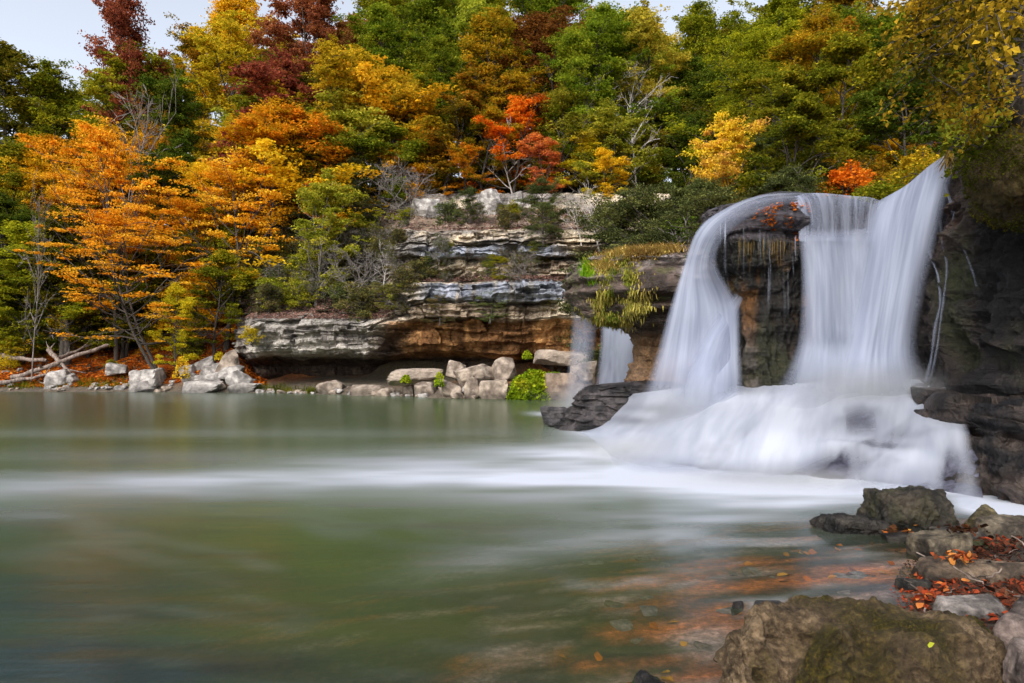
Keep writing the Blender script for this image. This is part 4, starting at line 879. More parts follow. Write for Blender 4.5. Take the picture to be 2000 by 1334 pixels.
shape('bare0', 180, 6, 2.4, .15, 0, 0, 0, trunk_r=.07, bark=BARKW, twigs=True, nl=16, lean=.2)
shape('bare1', 181, 5, 2.6, .10, 0, 0, 0, trunk_r=.06, bark=BARKG, twigs=True, nl=16, lean=.3, stems=2)
shape('bare2', 182, 10, 3.2, .25, 60, 14, .13, trunk_r=.10, bark=BARKW, twigs=True, nl=20, lean=.1, padr=(.3, .6))
shape('bush0', 190, 2.2, 1.3, .05, 110, 60, .11, flat=.6, trunk_r=.04, nl=12, stems=3, padr=(.2, .5))
shape('bush1', 191, 2.0, 1.5, .05, 70, 42, .10, flat=.5, trunk_r=.035, nl=12, stems=3, padr=(.2, .5), twigs=True, bark=BARKG)
shape('bush2', 192, 1.3, 1.0, .05, 90, 50, .09, flat=.6, trunk_r=.03, nl=10, stems=3, padr=(.15, .4))
shape('sap0', 195, 5.5, 1.5, .22, 90, 40, .13, flat=.3, trunk_r=.05, nl=14, padr=(.25, .55), lean=.1, bark=BARKG)

_reg = []      # every tree and bush put down, for its label
def put(shp, mat, x, y, z, H_=None, rot=None, wide=1.0, name='tree', label=None, cat='tree', zone=None, word=None, bark=None, tilt=(0, 0), group=None):
    tr, cr = SHAPES[shp]; hh = {'tall': 17, 'fine': 12, 'airy': 12, 'mid': 8, 'hero': 13.5, 'cedar0': 6, 'cedar1': 6, 'cedar2': 4, 'bare0': 6, 'bare1': 5, 'bare2': 10, 'bush0': 2.2, 'bush1': 2.0, 'bush2': 1.3, 'sap0': 5.5}
    base = hh.get(shp) or hh[shp.rstrip('0123456789')]
    s = (H_ or base) / base
    e = empty(name, (x, y, z)); e.rotation_euler = (tilt[0], tilt[1], rnd.uniform(0, 6.28) if rot is None else rot); e.scale = (s * wide, s * wide, s)
    for src in (tr, cr):
        if src is None: continue
        o = src.copy(); C.objects.link(o); o.parent = e
        o.material_slots[0].link = 'OBJECT'; o.material_slots[0].material = LM[mat] if src is cr else (bark or src.data.materials[0])
    e['category'] = cat
    if label: e['label'] = label; e['group'] = group or 'single trees'
    if not label: del_ = None
    if label and not group: del e['group']
    if not label: _reg.append((e, word or mat, zone, 1000 + F * x / y))
    return e
def hit(px, py, y0=20.0, y1=95.0):
    ys = np.arange(y0, y1, .15); pz = CAMH + (HZ - py) / F * ys; hz_ = H((px - 1000) / F * ys, ys)
    k = np.nonzero(hz_ >= pz)[0]
    if not len(k): return None
    y = ys[k[0]]; return (px - 1000) / F * y, y, float(hz_[k[0]])
def at(px, Y):
    x = (px - 1000) / F * Y; return x, Y, ground_z(x, Y) - .05
def cliff_at(px, py):       # nearest cliff point seen at this pixel
    v = cliffV.reshape(-1, 3); q = np.abs(1000 + F * v[:, 0] / v[:, 1] - px) + np.abs(HZ - F * (v[:, 2] - CAMH) / v[:, 1] - py)
    k = np.argsort(q)[:12]; k = k[np.argmin(v[k, 1])]; return tuple(v[k] + np.array([0, .12, -.08]))

# colour of the woods, by where it shows
ANCH = [(20,110,'dgreen'),(10,230,'dolive'),(20,330,'olive'),(90,300,'dolive'),(130,150,'oliveor'),(60,560,'dolive'),(130,560,'dolive'),(60,480,'dgreen'),(270,30,'redbr'),(310,100,'green'),(230,150,'brown'),(200,240,'olive'),
 (390,140,'oliveor'),(450,100,'goldor'),(520,20,'ygreen'),(480,20,'gold'),(600,90,'redbr'),(640,50,'redbr'),(560,150,'redbr'),(690,30,'green'),(430,230,'olive'),(330,270,'dgreen'),(300,220,'green'),(600,300,'goldor'),(450,270,'ygreen'),(520,210,'olive'),(560,260,'green'),(640,330,'olive'),(900,280,'green'),(820,130,'green'),(820,240,'olive'),(1080,240,'green'),(1120,300,'ygreen'),
 (700,210,'ygreen'),(660,300,'goldor'),(480,330,'gold'),(380,330,'dgreen'),(340,200,'ygreen'),(860,320,'goldor'),(920,200,'olive'),(1030,230,'oliveor'),(1100,330,'gold'),(1000,340,'goldor'),(760,330,'oliveor'),(420,180,'gold'),(760,80,'brown'),(740,20,'redbr'),(820,60,'olive'),(880,60,'green'),(780,200,'gold'),(840,180,'green'),(900,130,'olive'),(960,140,'ygreen'),(860,260,'oliveor'),(740,260,'gold'),(1060,50,'green'),(1050,110,'brown'),
 (1000,120,'oliveor'),(1090,170,'green'),(940,240,'oliveor'),(980,300,'dgreen'),(1150,50,'green'),(1250,40,'green'),(1200,90,'green'),(1180,200,'ygreen'),(1130,250,'ygreen'),(1250,170,'pale'),(1240,250,'ygreen'),(1180,290,'green'),(1060,300,'goldor'),(1330,60,'green'),(1370,100,'olive'),
 (1430,100,'olive'),(1500,80,'oliveor'),(1600,60,'olive'),(1570,100,'dolive'),(1650,120,'oliveor'),(1700,150,'green'),(1780,130,'green'),(1750,220,'dgreen'),(1400,200,'dolive'),(1500,190,'olive'),(1560,200,'oliveor'),(1550,280,'dolive'),(1640,240,'olive'),(1700,300,'oliveor'),
 (1330,270,'dgreen'),(1600,300,'dolive'),(1850,100,'olive'),(1900,200,'dgreen'),(540,420,'goldor'),(200,420,'goldor'),(540,500,'olive'),(640,230,'gold'),(520,250,'dolive'),(560,330,'goldor'),(380,60,'green'),(70,200,'oliveor'),(120,110,'brown'),(2100,100,'dolive'),(1950,60,'gold')]
def wood_colour(px, py, r):
    best = sorted(ANCH, key=lambda a: (a[0] - px - r.uniform(-25, 25)) ** 2 + 1.6 * (a[1] - py - r.uniform(-20, 20)) ** 2)
    return best[0][2]
WORDS = {'orange': 'orange', 'goldor': 'orange-gold', 'gold': 'golden yellow', 'olive': 'olive green', 'oliveor': 'olive and orange', 'green': 'fresh green', 'ygreen': 'yellow-green', 'dgreen': 'dark green',
 'dolive': 'dark olive', 'redbr': 'reddish brown', 'brown': 'russet brown', 'scarlet': 'scarlet orange', 'pinkor': 'pinkish orange', 'pale': 'pale yellow', 'cedar': 'evergreen', 'scrub': 'grey-green', 'lime': 'lime green', 'red': 'crimson'}
def zone_of(px):
    return ('far left above the logs' if px < 250 else 'behind the orange bank tree' if px < 520 else 'above the cliff\'s left end' if px < 780 else
            'above the middle of the cliff' if px < 1060 else 'behind the mossy ledge' if px < 1340 else 'behind the waterfalls' if px < 1860 else 'above the right-hand rock wall')
def skyline(px):   # highest row a crown should reach
    return np.interp(px, [-200, 0, 60, 110, 190, 240, 300, 360, 400, 450, 480, 700, 2200], [50, 62, 85, 75, 100, 70, 70, 50, 60, 5, -60, -120, -120])

fr = random.Random(5)
rows = [(44.5, 9, 'fine', 4.2), (47.5, 11.5, 'fine', 4.4), (51, 13.5, 'tall', 4.6), (55, 15.5, 'tall', 5.0), (60, 17, 'tall', 5.4), (66, 18, 'tall', 6.0), (73, 18.5, 'tall', 7.0)]
for Y0, Hh, fam, step in rows:
    x = -1080 / F * Y0
    while x < 1180 / F * Y0:
        x += step * fr.uniform(.75, 1.25) * (.9 if fam == 'tall' else .8); Y = Y0 + fr.uniform(-1.6, 1.6); px = 1000 + F * x / Y
        if px < -160 or px > 2250: continue
        if 560 < px < 1330 and Y < 49: continue                       # the cliff face
        hh = Hh * fr.uniform(.8, 1.15); z = ground_z(x, Y) - .1
        lim = skyline(px)
        if px < 500 and Y0 in (60, 66): hh = ((HZ - lim) / F * Y + CAMH - z) * fr.uniform(.84, 1.0)
        top = HZ - (z + hh - CAMH) / Y * F
        if top < lim: hh = max(6.5, (HZ - lim) / F * Y + CAMH - z) * fr.uniform(.9, 1.0)
        py = HZ - (z + hh * .68 - CAMH) / Y * F
        m_ = wood_colour(px, max(py, 0), fr)
        shp = '%s%d' % (fam, fr.randrange(5 if fam == 'tall' else 3))
        put(shp, m_, x, Y, z, hh, wide=fr.uniform(.85, 1.1), zone=zone_of(px), word=WORDS[m_], name='forest_tree')
# understorey: lower, more colourful trees in front of and between the tall ones
for Y0, Hh, step in [(46.5, 6.5, 3.2), (49.5, 7.5, 3.4), (53, 8.5, 3.8), (57, 9.5, 4.4)]:
    x = -1080 / F * Y0
    while x < 700 / F * Y0:
        x += step * fr.uniform(.7, 1.3); Y = Y0 + fr.uniform(-1.2, 1.2); px = 1000 + F * x / Y
        if px < -120 or px > 1700 or (480 < px < 1330 and Y < 48.5): continue
        z = ground_z(x, Y) - .1; hh = Hh * fr.uniform(.75, 1.2); py = HZ - (z + hh * .6 - CAMH) / Y * F; m_ = wood_colour(px, py, fr)
        if m_ in ('dgreen', 'green') and fr.random() < .35: m_ = fr.choice(['gold', 'goldor', 'ygreen', 'oliveor'])
        put('mid%d' % fr.randrange(3), m_, x, Y, z, hh, wide=fr.uniform(.9, 1.2), zone=zone_of(px), word=WORDS[m_], name='understorey_tree')
# nearer woods on the river bank behind the falls and on the right
for Y0, Hh, step in [(27, 6, 3.4), (31, 8, 3.6), (35.5, 10, 3.8), (40, 11.5, 4.0)]:
    x = 330 / F * Y0
    while x < 1230 / F * Y0:
        x += step * fr.uniform(.8, 1.2); Y = Y0 + fr.uniform(-1, 1); px = 1000 + F * x / Y
        if px < 1350 or px > 2200: continue
        z = ground_z(x, Y) - .1; hh = Hh * fr.uniform(.8, 1.15); py = HZ - (z + hh * .7 - CAMH) / Y * F
        m_ = wood_colour(px, py, fr)
        put(('mid%d' if Hh < 9 else 'fine%d') % fr.randrange(3), m_, x, Y, z, hh, zone=zone_of(px), word=WORDS[m_], name='forest_tree')

# trees one can point to
def hero(shp, mat, px, Y, top, label, **k):
    x, y, z = at(px, Y); h_ = (HZ - top) / F * Y + CAMH - z
    return put(shp, mat, x, y, z, h_, label=label, name=k.pop('name', 'tree'), **k)
hero('hero', 'orange', 318, 40.6, 400, 'big glowing orange tree on the left bank, rooted among grey rocks at the water', rot=.4, wide=1.2)
hero('airy0', 'orange', 228, 44.0, 256, 'wide orange tree rising behind and left of the big orange bank tree', rot=1.4, wide=.66)
hero('airy1', 'orange', 440, 43.2, 300, 'orange gold tree at the right shoulder of the big orange bank tree', rot=2.2, wide=1.0)
hero('mid0', 'gold', 345, 40.8, 560, 'small golden yellow tree leaning beside the big orange tree trunk', rot=.9, wide=.62)
hero('bare2', 'dolive', 62, 41.0, 380, 'thin leaning bare grey tree beside the fallen logs', rot=4.0, wide=.3, bark=BARKG, tilt=(0, -.09))
hero('bare2', 'brown', 235, 47.0, 160, 'leafless grey tree standing above the orange trees', rot=1.0, wide=.7, bark=BARKG)
hero('fine2', 'olive', 130, 43.5, 430, 'dense olive tree left behind the big orange bank tree', rot=.3, wide=1.3)
hero('mid0', 'olive', 420, 42.5, 500, 'olive tree at the right foot of the orange bank tree', rot=1.3, wide=.9)
def spot(shp, mat, px, py, top, label, y0=36., **k):
    p = hit(px, py, y0)
    if p is None or p[1] > 47.5: p = at(px, 47.5)
    x, y, z = p; h_ = (HZ - top) / F * y + CAMH - z
    return put(shp, mat, x, y, z, max(h_, .8), label=label, name=k.pop('name', 'tree'), **k)
spot('mid2', 'scarlet', 1000, 372, 200, 'vivid scarlet orange tree above the middle of the cliff', rot=.3, wide=1.0)
spot('mid0', 'oliveor', 940, 375, 225, 'orange tinged tree just left of the scarlet one', rot=1.3)
spot('mid0', 'green', 738, 350, 262, 'small bright green tree above the left end of the cliff', rot=1.0, wide=1.2)
spot('mid1', 'goldor', 800, 360, 250, 'low orange gold tree between the bright green tree and the cliff rim', rot=2.)
spot('bare2', 'pale', 1250, 372, 110, 'tall thin half bare tree with pale yellow leaves above the mossy ledge', rot=1.6, wide=.75)
spot('bare2', 'ygreen', 1180, 380, 150, 'tall half bare tree with yellow-green leaves left of the thin pale one', rot=2.6, wide=.75)
spot('fine2', 'green', 1158, 370, 60, 'tall dark trunked green tree behind the half bare trees', rot=0.5, wide=.8)
spot('bare0', 'brown', 1005, 385, 250, 'leafless brown grey sapling under the scarlet tree', rot=.5)
x, y, z = at(1412, 27.5); put('mid2', 'pinkor', x, y, z - .6, (HZ - 240) / F * 27.5 + CAMH - z + .6, rot=.6, wide=.75, label='small pinkish orange and yellow tree behind the outcrop top', name='tree')
x, y, z = at(1700, 29); put('mid0', 'goldor', x, y, z - .5, (HZ - 262) / F * 29 + CAMH - z, rot=1.6, wide=1.0, label='low glowing orange tree just behind the waterfall lip', name='tree')
x, y, z = at(1775, 30); put('mid1', 'orange', x, y, z - .5, (HZ - 262) / F * 30 + CAMH - z, rot=2.6, wide=.9, label='orange tree beside the top of the main chute', name='tree')
x, y, z = at(1630, 31); put('mid2', 'gold', x, y, z - .5, (HZ - 285) / F * 31 + CAMH - z, rot=2.6, wide=.8, label='golden yellow bush-like tree behind the middle of the falls', name='tree')

hero('tall2', 'redbr', 275, 57, -20, 'tall reddish brown tree topping the skyline at the upper left', rot=1.1, wide=.62)
hero('tall3', 'redbr', 600, 56, 5, 'big reddish brown tree high above the left end of the cliff', rot=2.0, wide=.9)
for shp, mat, px, Y, top, lb, w in [
  ('mid0', 'goldor', 640, 47.5, 225, 'golden orange tree above the left shoulder of the cliff', 1.2), ('mid2', 'ygreen', 690, 47.2, 200, 'yellow-green tree just right of the golden orange one above the cliff shoulder', 1.1),
  ('mid1', 'gold', 775, 48.0, 165, 'bright yellow tree behind the low orange gold tree', 1.2), ('mid0', 'oliveor', 868, 47.5, 190, 'mottled green and orange tree left of the scarlet one', 1.2), ('mid2', 'goldor', 905, 46.3, 285, 'small orange gold tree at the rim above the cedar', 1.1),
  ('mid1', 'ygreen', 1095, 47.2, 175, 'loose yellow-green tree right of the scarlet one', 1.1), ('mid0', 'pinkor', 1075, 46.4, 265, 'small tree of pink and gold leaves on the rim', 1.0), ('mid2', 'gold', 1140, 46.2, 270, 'small yellow tree on the rim behind the spreading cedar', 1.0),
  ('mid1', 'ygreen', 1210, 45.4, 215, 'yellow-green tree between the two half bare trees', 1.1), ('mid0', 'goldor', 1195, 44.6, 300, 'low golden tree under the half bare trees', 1.0), ('mid2', 'goldor', 560, 46.5, 270, 'golden orange tree behind the slender yellow-green one', 1.3),
  ('mid1', 'redbr', 545, 50.5, 170, 'small reddish tree above the golden orange one', 1.0), ('mid0', 'green', 620, 50.5, 150, 'fresh green tree below the big reddish brown one', 1.2), ('mid2', 'goldor', 735, 50.0, 130, 'orange gold tree higher on the slope above the bright green one', 1.2)]:
    hero(shp, mat, px, Y, top, lb, wide=w)
# cedars on the ledges and in the dark wood behind the falls
for shp, px, py, top, lb, w in [
  ('cedar0', 700, 455, 320, 'dark grey-green cedar at the upper left of the cliff', 1.1), ('cedar2', 655, 470, 385, 'low cedar leaning over the upper left of the cliff', 1.2), ('cedar0', 912, 437, 362, 'small dark cedar between the pale rim boulders', 1.0),
  ('cedar1', 1065, 470, 352, 'spreading grey-green cedar on the upper cliff ledge', 1.05), ('cedar2', 1065, 515, 470, 'tiny cedar shrub below the spreading cedar', 1.), ('cedar0', 835, 545, 498, 'small cedar shrub on the middle ledge of the cliff', 1.0)]:
    x, y, z = cliff_at(px, py); h_ = (py - top) / F * y; put(shp, 'cedar', x, y, z, h_, wide=w, label=lb, name='cedar', cat='cedar')
for shp, px, Y, top, lb, w in [
  ('cedar1', 1245, 30.5, 375, 'broad dark cedar behind the mossy ledge', .9), ('cedar0', 1315, 29.5, 380, 'tall cedar between the mossy ledge and the left waterfall', 1.2), ('cedar1', 1190, 34, 400, 'cedar on the slope at the right end of the cliff', .9),
  ('cedar1', 1365, 27, 350, 'dark cedar in shade behind the left waterfall crest', 1.0), ('cedar1', 1480, 29, 315, 'dark cedar behind the top of the outcrop', 1.1), ('cedar0', 1545, 30, 250, 'dark pointed cedar right of the pink tree', 1.3),
  ('cedar1', 1600, 27.5, 320, 'low dark cedar behind the middle of the falls', 1.1), ('cedar1', 1300, 25, 430, 'low cedar boughs just left of the left waterfall', .9), ('cedar2', 1420, 25, 360, 'low dark cedar under the pink tree', 1.1), ('cedar1', 1530, 25.5, 330, 'spreading cedar close behind the waterfall lip', 1.0)]:
    x, y, z = at(px, Y); h_ = (HZ - top) / F * y + CAMH - z; put(shp, 'cedar', x, y, z - .15, max(h_, 1.5), wide=w, label=lb, name='cedar', cat='cedar')
x, y, z = cliff_at(612, 600); put('mid1', 'ygreen', x, y, z - .3, (600 - 345) / F * y, rot=2.9, wide=.85, bark=BARKG, label='slender yellow-green tree at the left end of the layered cliff')
# boughs hanging over the recess
for px, py, lb in [(955, 605, 'cedar bough hanging over the orange recessed wall'), (860, 612, 'sparse cedar bough left of the denser one over the recess'), (765, 590, 'grey-green shrub on the lip left of the recess')]:
    x, y, z = cliff_at(px, py); e = put('cedar2', 'scrub' if px < 900 else 'cedar', x, y - .2, z - .5, 1.9, wide=1.1, label=lb, name='shrub', cat='shrub'); e.scale = (e.scale[0], e.scale[0] * .7, e.scale[2] * .75)
for i in range(26):
    px = fr.uniform(770, 1180); py = fr.choice([fr.uniform(430, 450), fr.uniform(505, 516), fr.uniform(541, 551), fr.uniform(592, 624), fr.uniform(412, 440)]); x, y, z = cliff_at(px, py)
    m_ = fr.choice(['scrub', 'cedar', 'scrub', 'olive']); put(fr.choice(['bush1', 'bush1', 'bush2', 'cedar2']), m_, x, y + .05, z - .05, fr.uniform(.5, 1.25), name='shrub', cat='shrub', zone='rooted on the layered cliff ledges', word=WORDS[m_])
# bare shrubs
for shp, px, py, top, lb in [('bare1', 795, 425, 315, 'bare twiggy shrub on the cliff rim left of the boulders'), ('bare0', 1170, 480, 360, 'bare pale shrub on the upper right of the cliff'), ('bare0', 1135, 470, 375, 'thin bare sapling left of the pale shrub'),
    ('bare1', 970, 510, 455, 'dry twigs hanging on the middle of the cliff'), ('bare0', 745, 560, 470, 'bare thin sapling at the left side of the cliff face'), ('bare1', 690, 590, 490, 'bare twiggy shrub on the slope above the slab')]:
    x, y, z = cliff_at(px, py); put(shp, 'brown', x, y, z, (py - top) / F * y, wide=1.0, label=lb, name='bare_shrub', cat='shrub', bark=BARKG if shp == 'bare1' else None)
# scrub on the slope between the slab and the upper cliff, and along the left wood's edge
for i in range(46):
    px = fr.uniform(500, 800); py = fr.uniform(470, 622) ; x, y, z = cliff_at(px, py)
    put(fr.choice(['bush0', 'bush1', 'bush1', 'bush2']), fr.choice(['scrub', 'scrub', 'scrub', 'olive', 'cedar', 'ygreen']), x, y + .1, z, fr.uniform(.8, 1.9) * (1.0 if px < 740 else .65), name='shrub', cat='shrub', zone='on the slope above the grey slab', word='grey-green')
for i in range(46):
    px = fr.uniform(-60, 520); Y = fr.uniform(42.0, 50); x, y, z = at(px, Y)
    m_ = fr.choice(['dolive', 'olive', 'olive', 'gold', 'goldor', 'dgreen', 'ygreen', 'scrub'])
    put(fr.choice(['bush0', 'bush0', 'bush1', 'sap0']), m_, x, y, z, fr.uniform(1.0, 2.4) * (1.5 if Y > 45 else .75), name='shrub', cat='shrub', zone='of the left bank undergrowth', word=WORDS[m_])
for i in range(26):
    px = fr.uniform(-60, 300); Y = fr.uniform(43.5, 48); x, y, z = at(px, Y); m_ = fr.choice(['dolive', 'dgreen', 'dolive', 'olive'])
    put('mid%d' % fr.randrange(3), m_, x, y, z, fr.uniform(4.5, 7.5), name='young_tree', zone='in the far left wood', word=WORDS[m_])
for i in range(44):
    px = fr.uniform(780, 1330); py = fr.uniform(368, 384); p = hit(px, py, 38)
    if p is None: continue
    m_ = wood_colour(px, 300 + fr.uniform(-30, 10), fr)
    put(fr.choice(['bush0', 'sap0', 'sap0', 'bush1']), m_, *p, fr.uniform(1.6, 3.8), name='shrub', cat='shrub', zone='above the cliff rim', word=WORDS[m_])
for i in range(40):
    px = fr.uniform(1350, 1900); Y = fr.uniform(22.5, 30); x, y, z = at(px, Y); m_ = fr.choice(['dolive', 'olive', 'oliveor', 'dgreen', 'gold', 'cedar'] if px < 1620 else ['goldor', 'gold', 'oliveor', 'orange', 'olive'])
    put(fr.choice(['bush0', 'bush0', 'bush1', 'sap0']), m_, x, y, z, fr.uniform(1.2, 2.6), name='shrub', cat='shrub', zone='behind the waterfall lip', word=WORDS[m_])
for px, py, m_, h_, lb in [(652, 478, 'red', .9, 'small crimson shrub at the upper left of the cliff'), (590, 600, 'ygreen', 1.4, 'bright yellow-green sapling under the slender tree'), (500, 668, 'gold', .7, 'little yellow plant at the left tip of the grey slab')]:
    x, y, z = cliff_at(px, py); put('bush2', m_, x, y - .1, z, h_, label=lb, name='shrub', cat='shrub')
# bright creeper mound on the shore rocks, and little green plants near it
def leaf_mound(name, px, py, Y, w, h, mat, n, leaf, label, seed, cat='bush', d=None):
    r = np.random.default_rng(seed); s = Y / F; c0 = P(px, py, Y); dm = np.array([w * s / 2, (d or w * .35) * s, h * s])
    v = r.normal(size=(n, 3)); v /= np.linalg.norm(v, axis=1, keepdims=True); v[:, 2] = np.abs(v[:, 2]) * 1.0 - .12
    rad = 0.80 + .22 * fbm(v * 2.2, 3, seed) + .08 * r.uniform(-1, 1, n)
    cen = v * rad[:, None] * dm
    V, Fc = leaf_quads(cen, .3, leaf * r.uniform(.6, 1.3, n), r, 1.25); cl = .5 + .8 * fbm(cen * 1.6, 3, seed + 1)
    col = np.stack([np.repeat(np.clip(cl, 0, 1), 4), np.repeat(r.uniform(0, 1, n), 4), np.ones(n * 4)], 1)
    root = empty(name, tuple(c0)); o = mk('foliage', V, Fc, LM[mat], root, col=col, smooth=False)
    tb = Tubes()
    for k in range(14):
        a = r.uniform(0, 6.28); q, _ = wander((0, 0, -.1), (math.cos(a), math.sin(a), .9), dm[0] * .8, 5, r, .4); q = np.clip(q, -dm * .9, dm * .85); tb.add(q, .015, 4)
    tb.build('stem', BARK, root); tag(root, label, cat); return root
leaf_mound('creeper', 1043, 776, 30.8, 124, 70, 'lime', 5200, .13, 'bright lime green creeper mound tumbling over the shore rocks', 3)
leaf_mound('creeper', 1075, 760, 30.9, 84, 44, 'lime', 2200, .12, 'lower lobe of lime green creeper beside the brown boulder', 4)
for px, py, Y, h, lb in [(858, 752, 31.6, 34, 'small lime green plant between the slab boulders'), (792, 746, 32.4, 18, 'little lime plant on the long slab boulder'), (1030, 700, 31.9, 18, 'tuft of lime leaves on top of the creeper boulders'), (428, 702, 41.2, 20, 'yellow-green plant above the piled grey rocks'), (355, 735, 39.4, 50, 'yellow leafy shoots at the foot of the golden tree')]:
    leaf_mound('shrub', px, py, Y, 22 if px != 355 else 34, h, 'lime' if px > 700 else 'gold', 260 if px != 355 else 420, .12, lb, int(px), 'shrub')

# ordinal labels for the woods
groups = {}
for e, w, z_, px in _reg: groups.setdefault((e.name.split('.')[0], w, z_), []).append((px, e))
def ordw(i):
    o_ = ['leftmost', 'second', 'third', 'fourth', 'fifth', 'sixth', 'seventh', 'eighth', 'ninth', 'tenth', 'eleventh', 'twelfth', 'thirteenth', 'fourteenth', 'fifteenth', 'sixteenth', 'seventeenth', 'eighteenth', 'nineteenth', 'twentieth']
    if i < 20: return o_[i] + ('' if i == 0 else ' from left')
    return 'twenty-' + o_[i - 20].replace('leftmost', 'first from left') if i < 29 else '%dth from left' % (i + 1)
for (nm, w, z_), lst in groups.items():
    lst.sort(key=lambda a: a[0]); pl = {'forest_tree': 'tall trees', 'understorey_tree': 'low trees', 'young_tree': 'young trees', 'shrub': 'shrubs'}[nm]
    for i, (_, e) in enumerate(lst):
        lb = '%s of the %s %s %s' % (ordw(i), w, pl, z_) if len(lst) > 1 else 'the only %s %s %s' % (w, pl[:-1], z_)
        e['label'] = lb; e['group'] = pl + ' ' + z_

# ------------------------------------------------------------------ rocks along the far shore
G1, G2 = (0.20, 0.185, 0.175), (0.44, 0.41, 0.385); B1, B2 = (0.16, 0.125, 0.10), (0.38, 0.31, 0.25)
i = 0
for px, top, bot, w, tilt, kind, lb in [
  (645, 742, 769, 50, 0, 'b', 'rounded tan rock left of the long low boulders on the far shore'), (725, 750, 773, 96, .02, 'b', 'long low tan boulder on the far shore under the cave'), (762, 757, 774, 26, 0, 'b', 'small grey rock at the right end of the long low boulder'),
  (815, 719, 745, 108, -.12, 'b', 'long flat slab resting above the shore rocks'), (798, 742, 774, 26, 0, 'b', 'small upright stone under the long flat slab'), (830, 745, 775, 46, 0, 'b', 'square rock at the waterline under the flat slab'), (892, 703, 735, 38, .2, 'b', 'grey block on top of the shore pile'),
  (925, 710, 742, 76, -.25, 'b', 'tan slanting slab boulder in the middle of the shore pile'), (884, 738, 779, 54, 0, 'b', 'pale cracked block at the waterline, left of the narrow one'), (922, 735, 779, 32, 0, 'b', 'narrow pale block at the waterline'), (964, 740, 780, 58, 0, 'b', 'pale block at the waterline left of the lime creeper'),
  (985, 697, 735, 52, -.1, 'b', 'grey block behind and left of the lime creeper'), (1093, 683, 706, 112, .04, 'b', 'long flat rock behind the lime creeper, half behind the veil fall'), (1098, 728, 778, 78, 0, 'w', 'brown boulder between lime creeper and veil fall'), (1140, 704, 745, 52, .1, 'b', 'tan slanting rock behind the thin veil of water'),
  (228, 708, 733, 40, .1, 'g', 'pale grey squared boulder alone on the leafy bank'), (287, 718, 748, 66, -.15, 'g', 'large smooth grey boulder left of the orange tree trunk'), (282, 742, 763, 62, -.05, 'g', 'flat grey slab at the water left of the orange tree'), (240, 752, 764, 30, 0, 'g', 'small flat rock at the waterline near the grassy tufts'),
  (101, 751, 763, 26, 0, 'g', 'small pale rock on the waterline right of the logs'), (396, 740, 766, 92, -.04, 'g', 'broad grey slab at the water right of the orange tree'), (478, 747, 766, 64, .05, 'g', 'wide flat grey slab at the right end of the rock pile'), (400, 694, 712, 50, -.35, 'g', 'tilted grey slab on top of the rock pile'),
  (405, 713, 731, 26, .2, 'g', 'angular pale rock below the tilted slab'), (427, 705, 728, 34, .1, 'g', 'dark grey rock right of the tilted slab'), (453, 713, 738, 46, -.1, 'g', 'large pale angular rock on the right of the pile'), (466, 722, 752, 40, .7, 'g', 'slanting thin slab leaning at the right of the pile'),
  (418, 726, 745, 32, 0, 'g', 'pale rock in the middle of the pile'), (367, 712, 728, 28, 0, 'g', 'grey stone left of the pile, right of the golden tree'), (372, 727, 744, 34, -.1, 'g', 'stone below the grey stone beside the golden tree'), (395, 732, 746, 30, 0, 'g', 'small stone above the broad grey slab'), (112, 722, 748, 40, 0, 'g', 'pale rock under the fallen logs'),
  (445, 682, 735, 34, .5, 'b', 'brown rock leaning up to the left end of the grey slab'), (262, 722, 735, 20, 0, 'g', 'small stone left of the smooth grey boulder'), (135, 728, 745, 30, 0, 'g', 'light stone right of the crossed logs')]:
    i += 1; Y = 1.5 * F / (max(bot, 763) - HZ) if bot > 750 else None
    shoreY = float(np.interp(px, [0, 250, 480, 640, 770, 900, 1120], [40.4, 40.2, 38.8, 36.8, 34.6, 31.8, 30.4]))
    Y = shoreY + (0.0 if bot > 755 else max(0, (755 - bot)) * .055)
    c1, c2 = {'g': (G1, G2), 'b': (B1, B2), 'w': ((0.12, .085, .065), (.28, .21, .16))}[kind]
    boulder(px, top, Y, w * 1.05, bot - top, lb, c1, c2, DRY_M, seed=200 + i, tilt=tilt, rot=fr.uniform(-.2, .2), sub=4, rough=.04, group='rocks along the far shore', d=w * .8, boxy=.74, nplanes=9)
# small shore cobbles, each one a stone
cob = []
for k in range(150):
    px = fr.uniform(-30, 1090); sy = float(np.interp(px, [0, 250, 480, 640, 770, 900, 1120], [40.0, 39.9, 38.3, 36.3, 34.0, 31.5, 30.2])); Y = sy + abs(fr.gauss(0, .5)) + (fr.uniform(0, 2.2) if 330 < px < 500 or px < 160 and fr.random() < .5 else 0)
    x = (px - 1000) / F * Y; z = max(ground_z(x, Y), 0); sz = fr.uniform(.16, .5) * (1.9 if px > 560 and fr.random() < .3 or 340 < px < 520 and fr.random() < .4 else 1); cob.append((px, x, Y, z, sz))
cob.sort(); cv = [boulder_v((1, .8, .55), 400 + q, 3, 7, .05) for q in range(6)]; cm = [mk('stone', v, f, DRY_M, col=rock_cols(v, G1 if q % 2 else B1, G2 if q % 2 else B2, q)) for q, (v, f) in enumerate(cv)]
for o in cm: C.objects.unlink(o)
for k, (px, x, Y, z, sz) in enumerate(cob):
    o = cm[k % 6].copy(); C.objects.link(o); o.location = (x, Y, z + sz * .1); o.scale = (sz * fr.uniform(.9, 1.5), sz, sz * fr.uniform(.8, 1.2)); o.rotation_euler = (fr.uniform(-.2, .2), fr.uniform(-.2, .2), fr.uniform(0, 6.28))
    zn = ('by the fallen logs', 'below the orange bank tree', 'under the mouth of the dark cave', 'among the tan shore boulders')[0 if px < 170 else 1 if px < 500 else 2 if px < 770 else 3]
    tag(o, 'small loose shore stone %s' % zn, 'stone', 'small shore stones ' + zn)
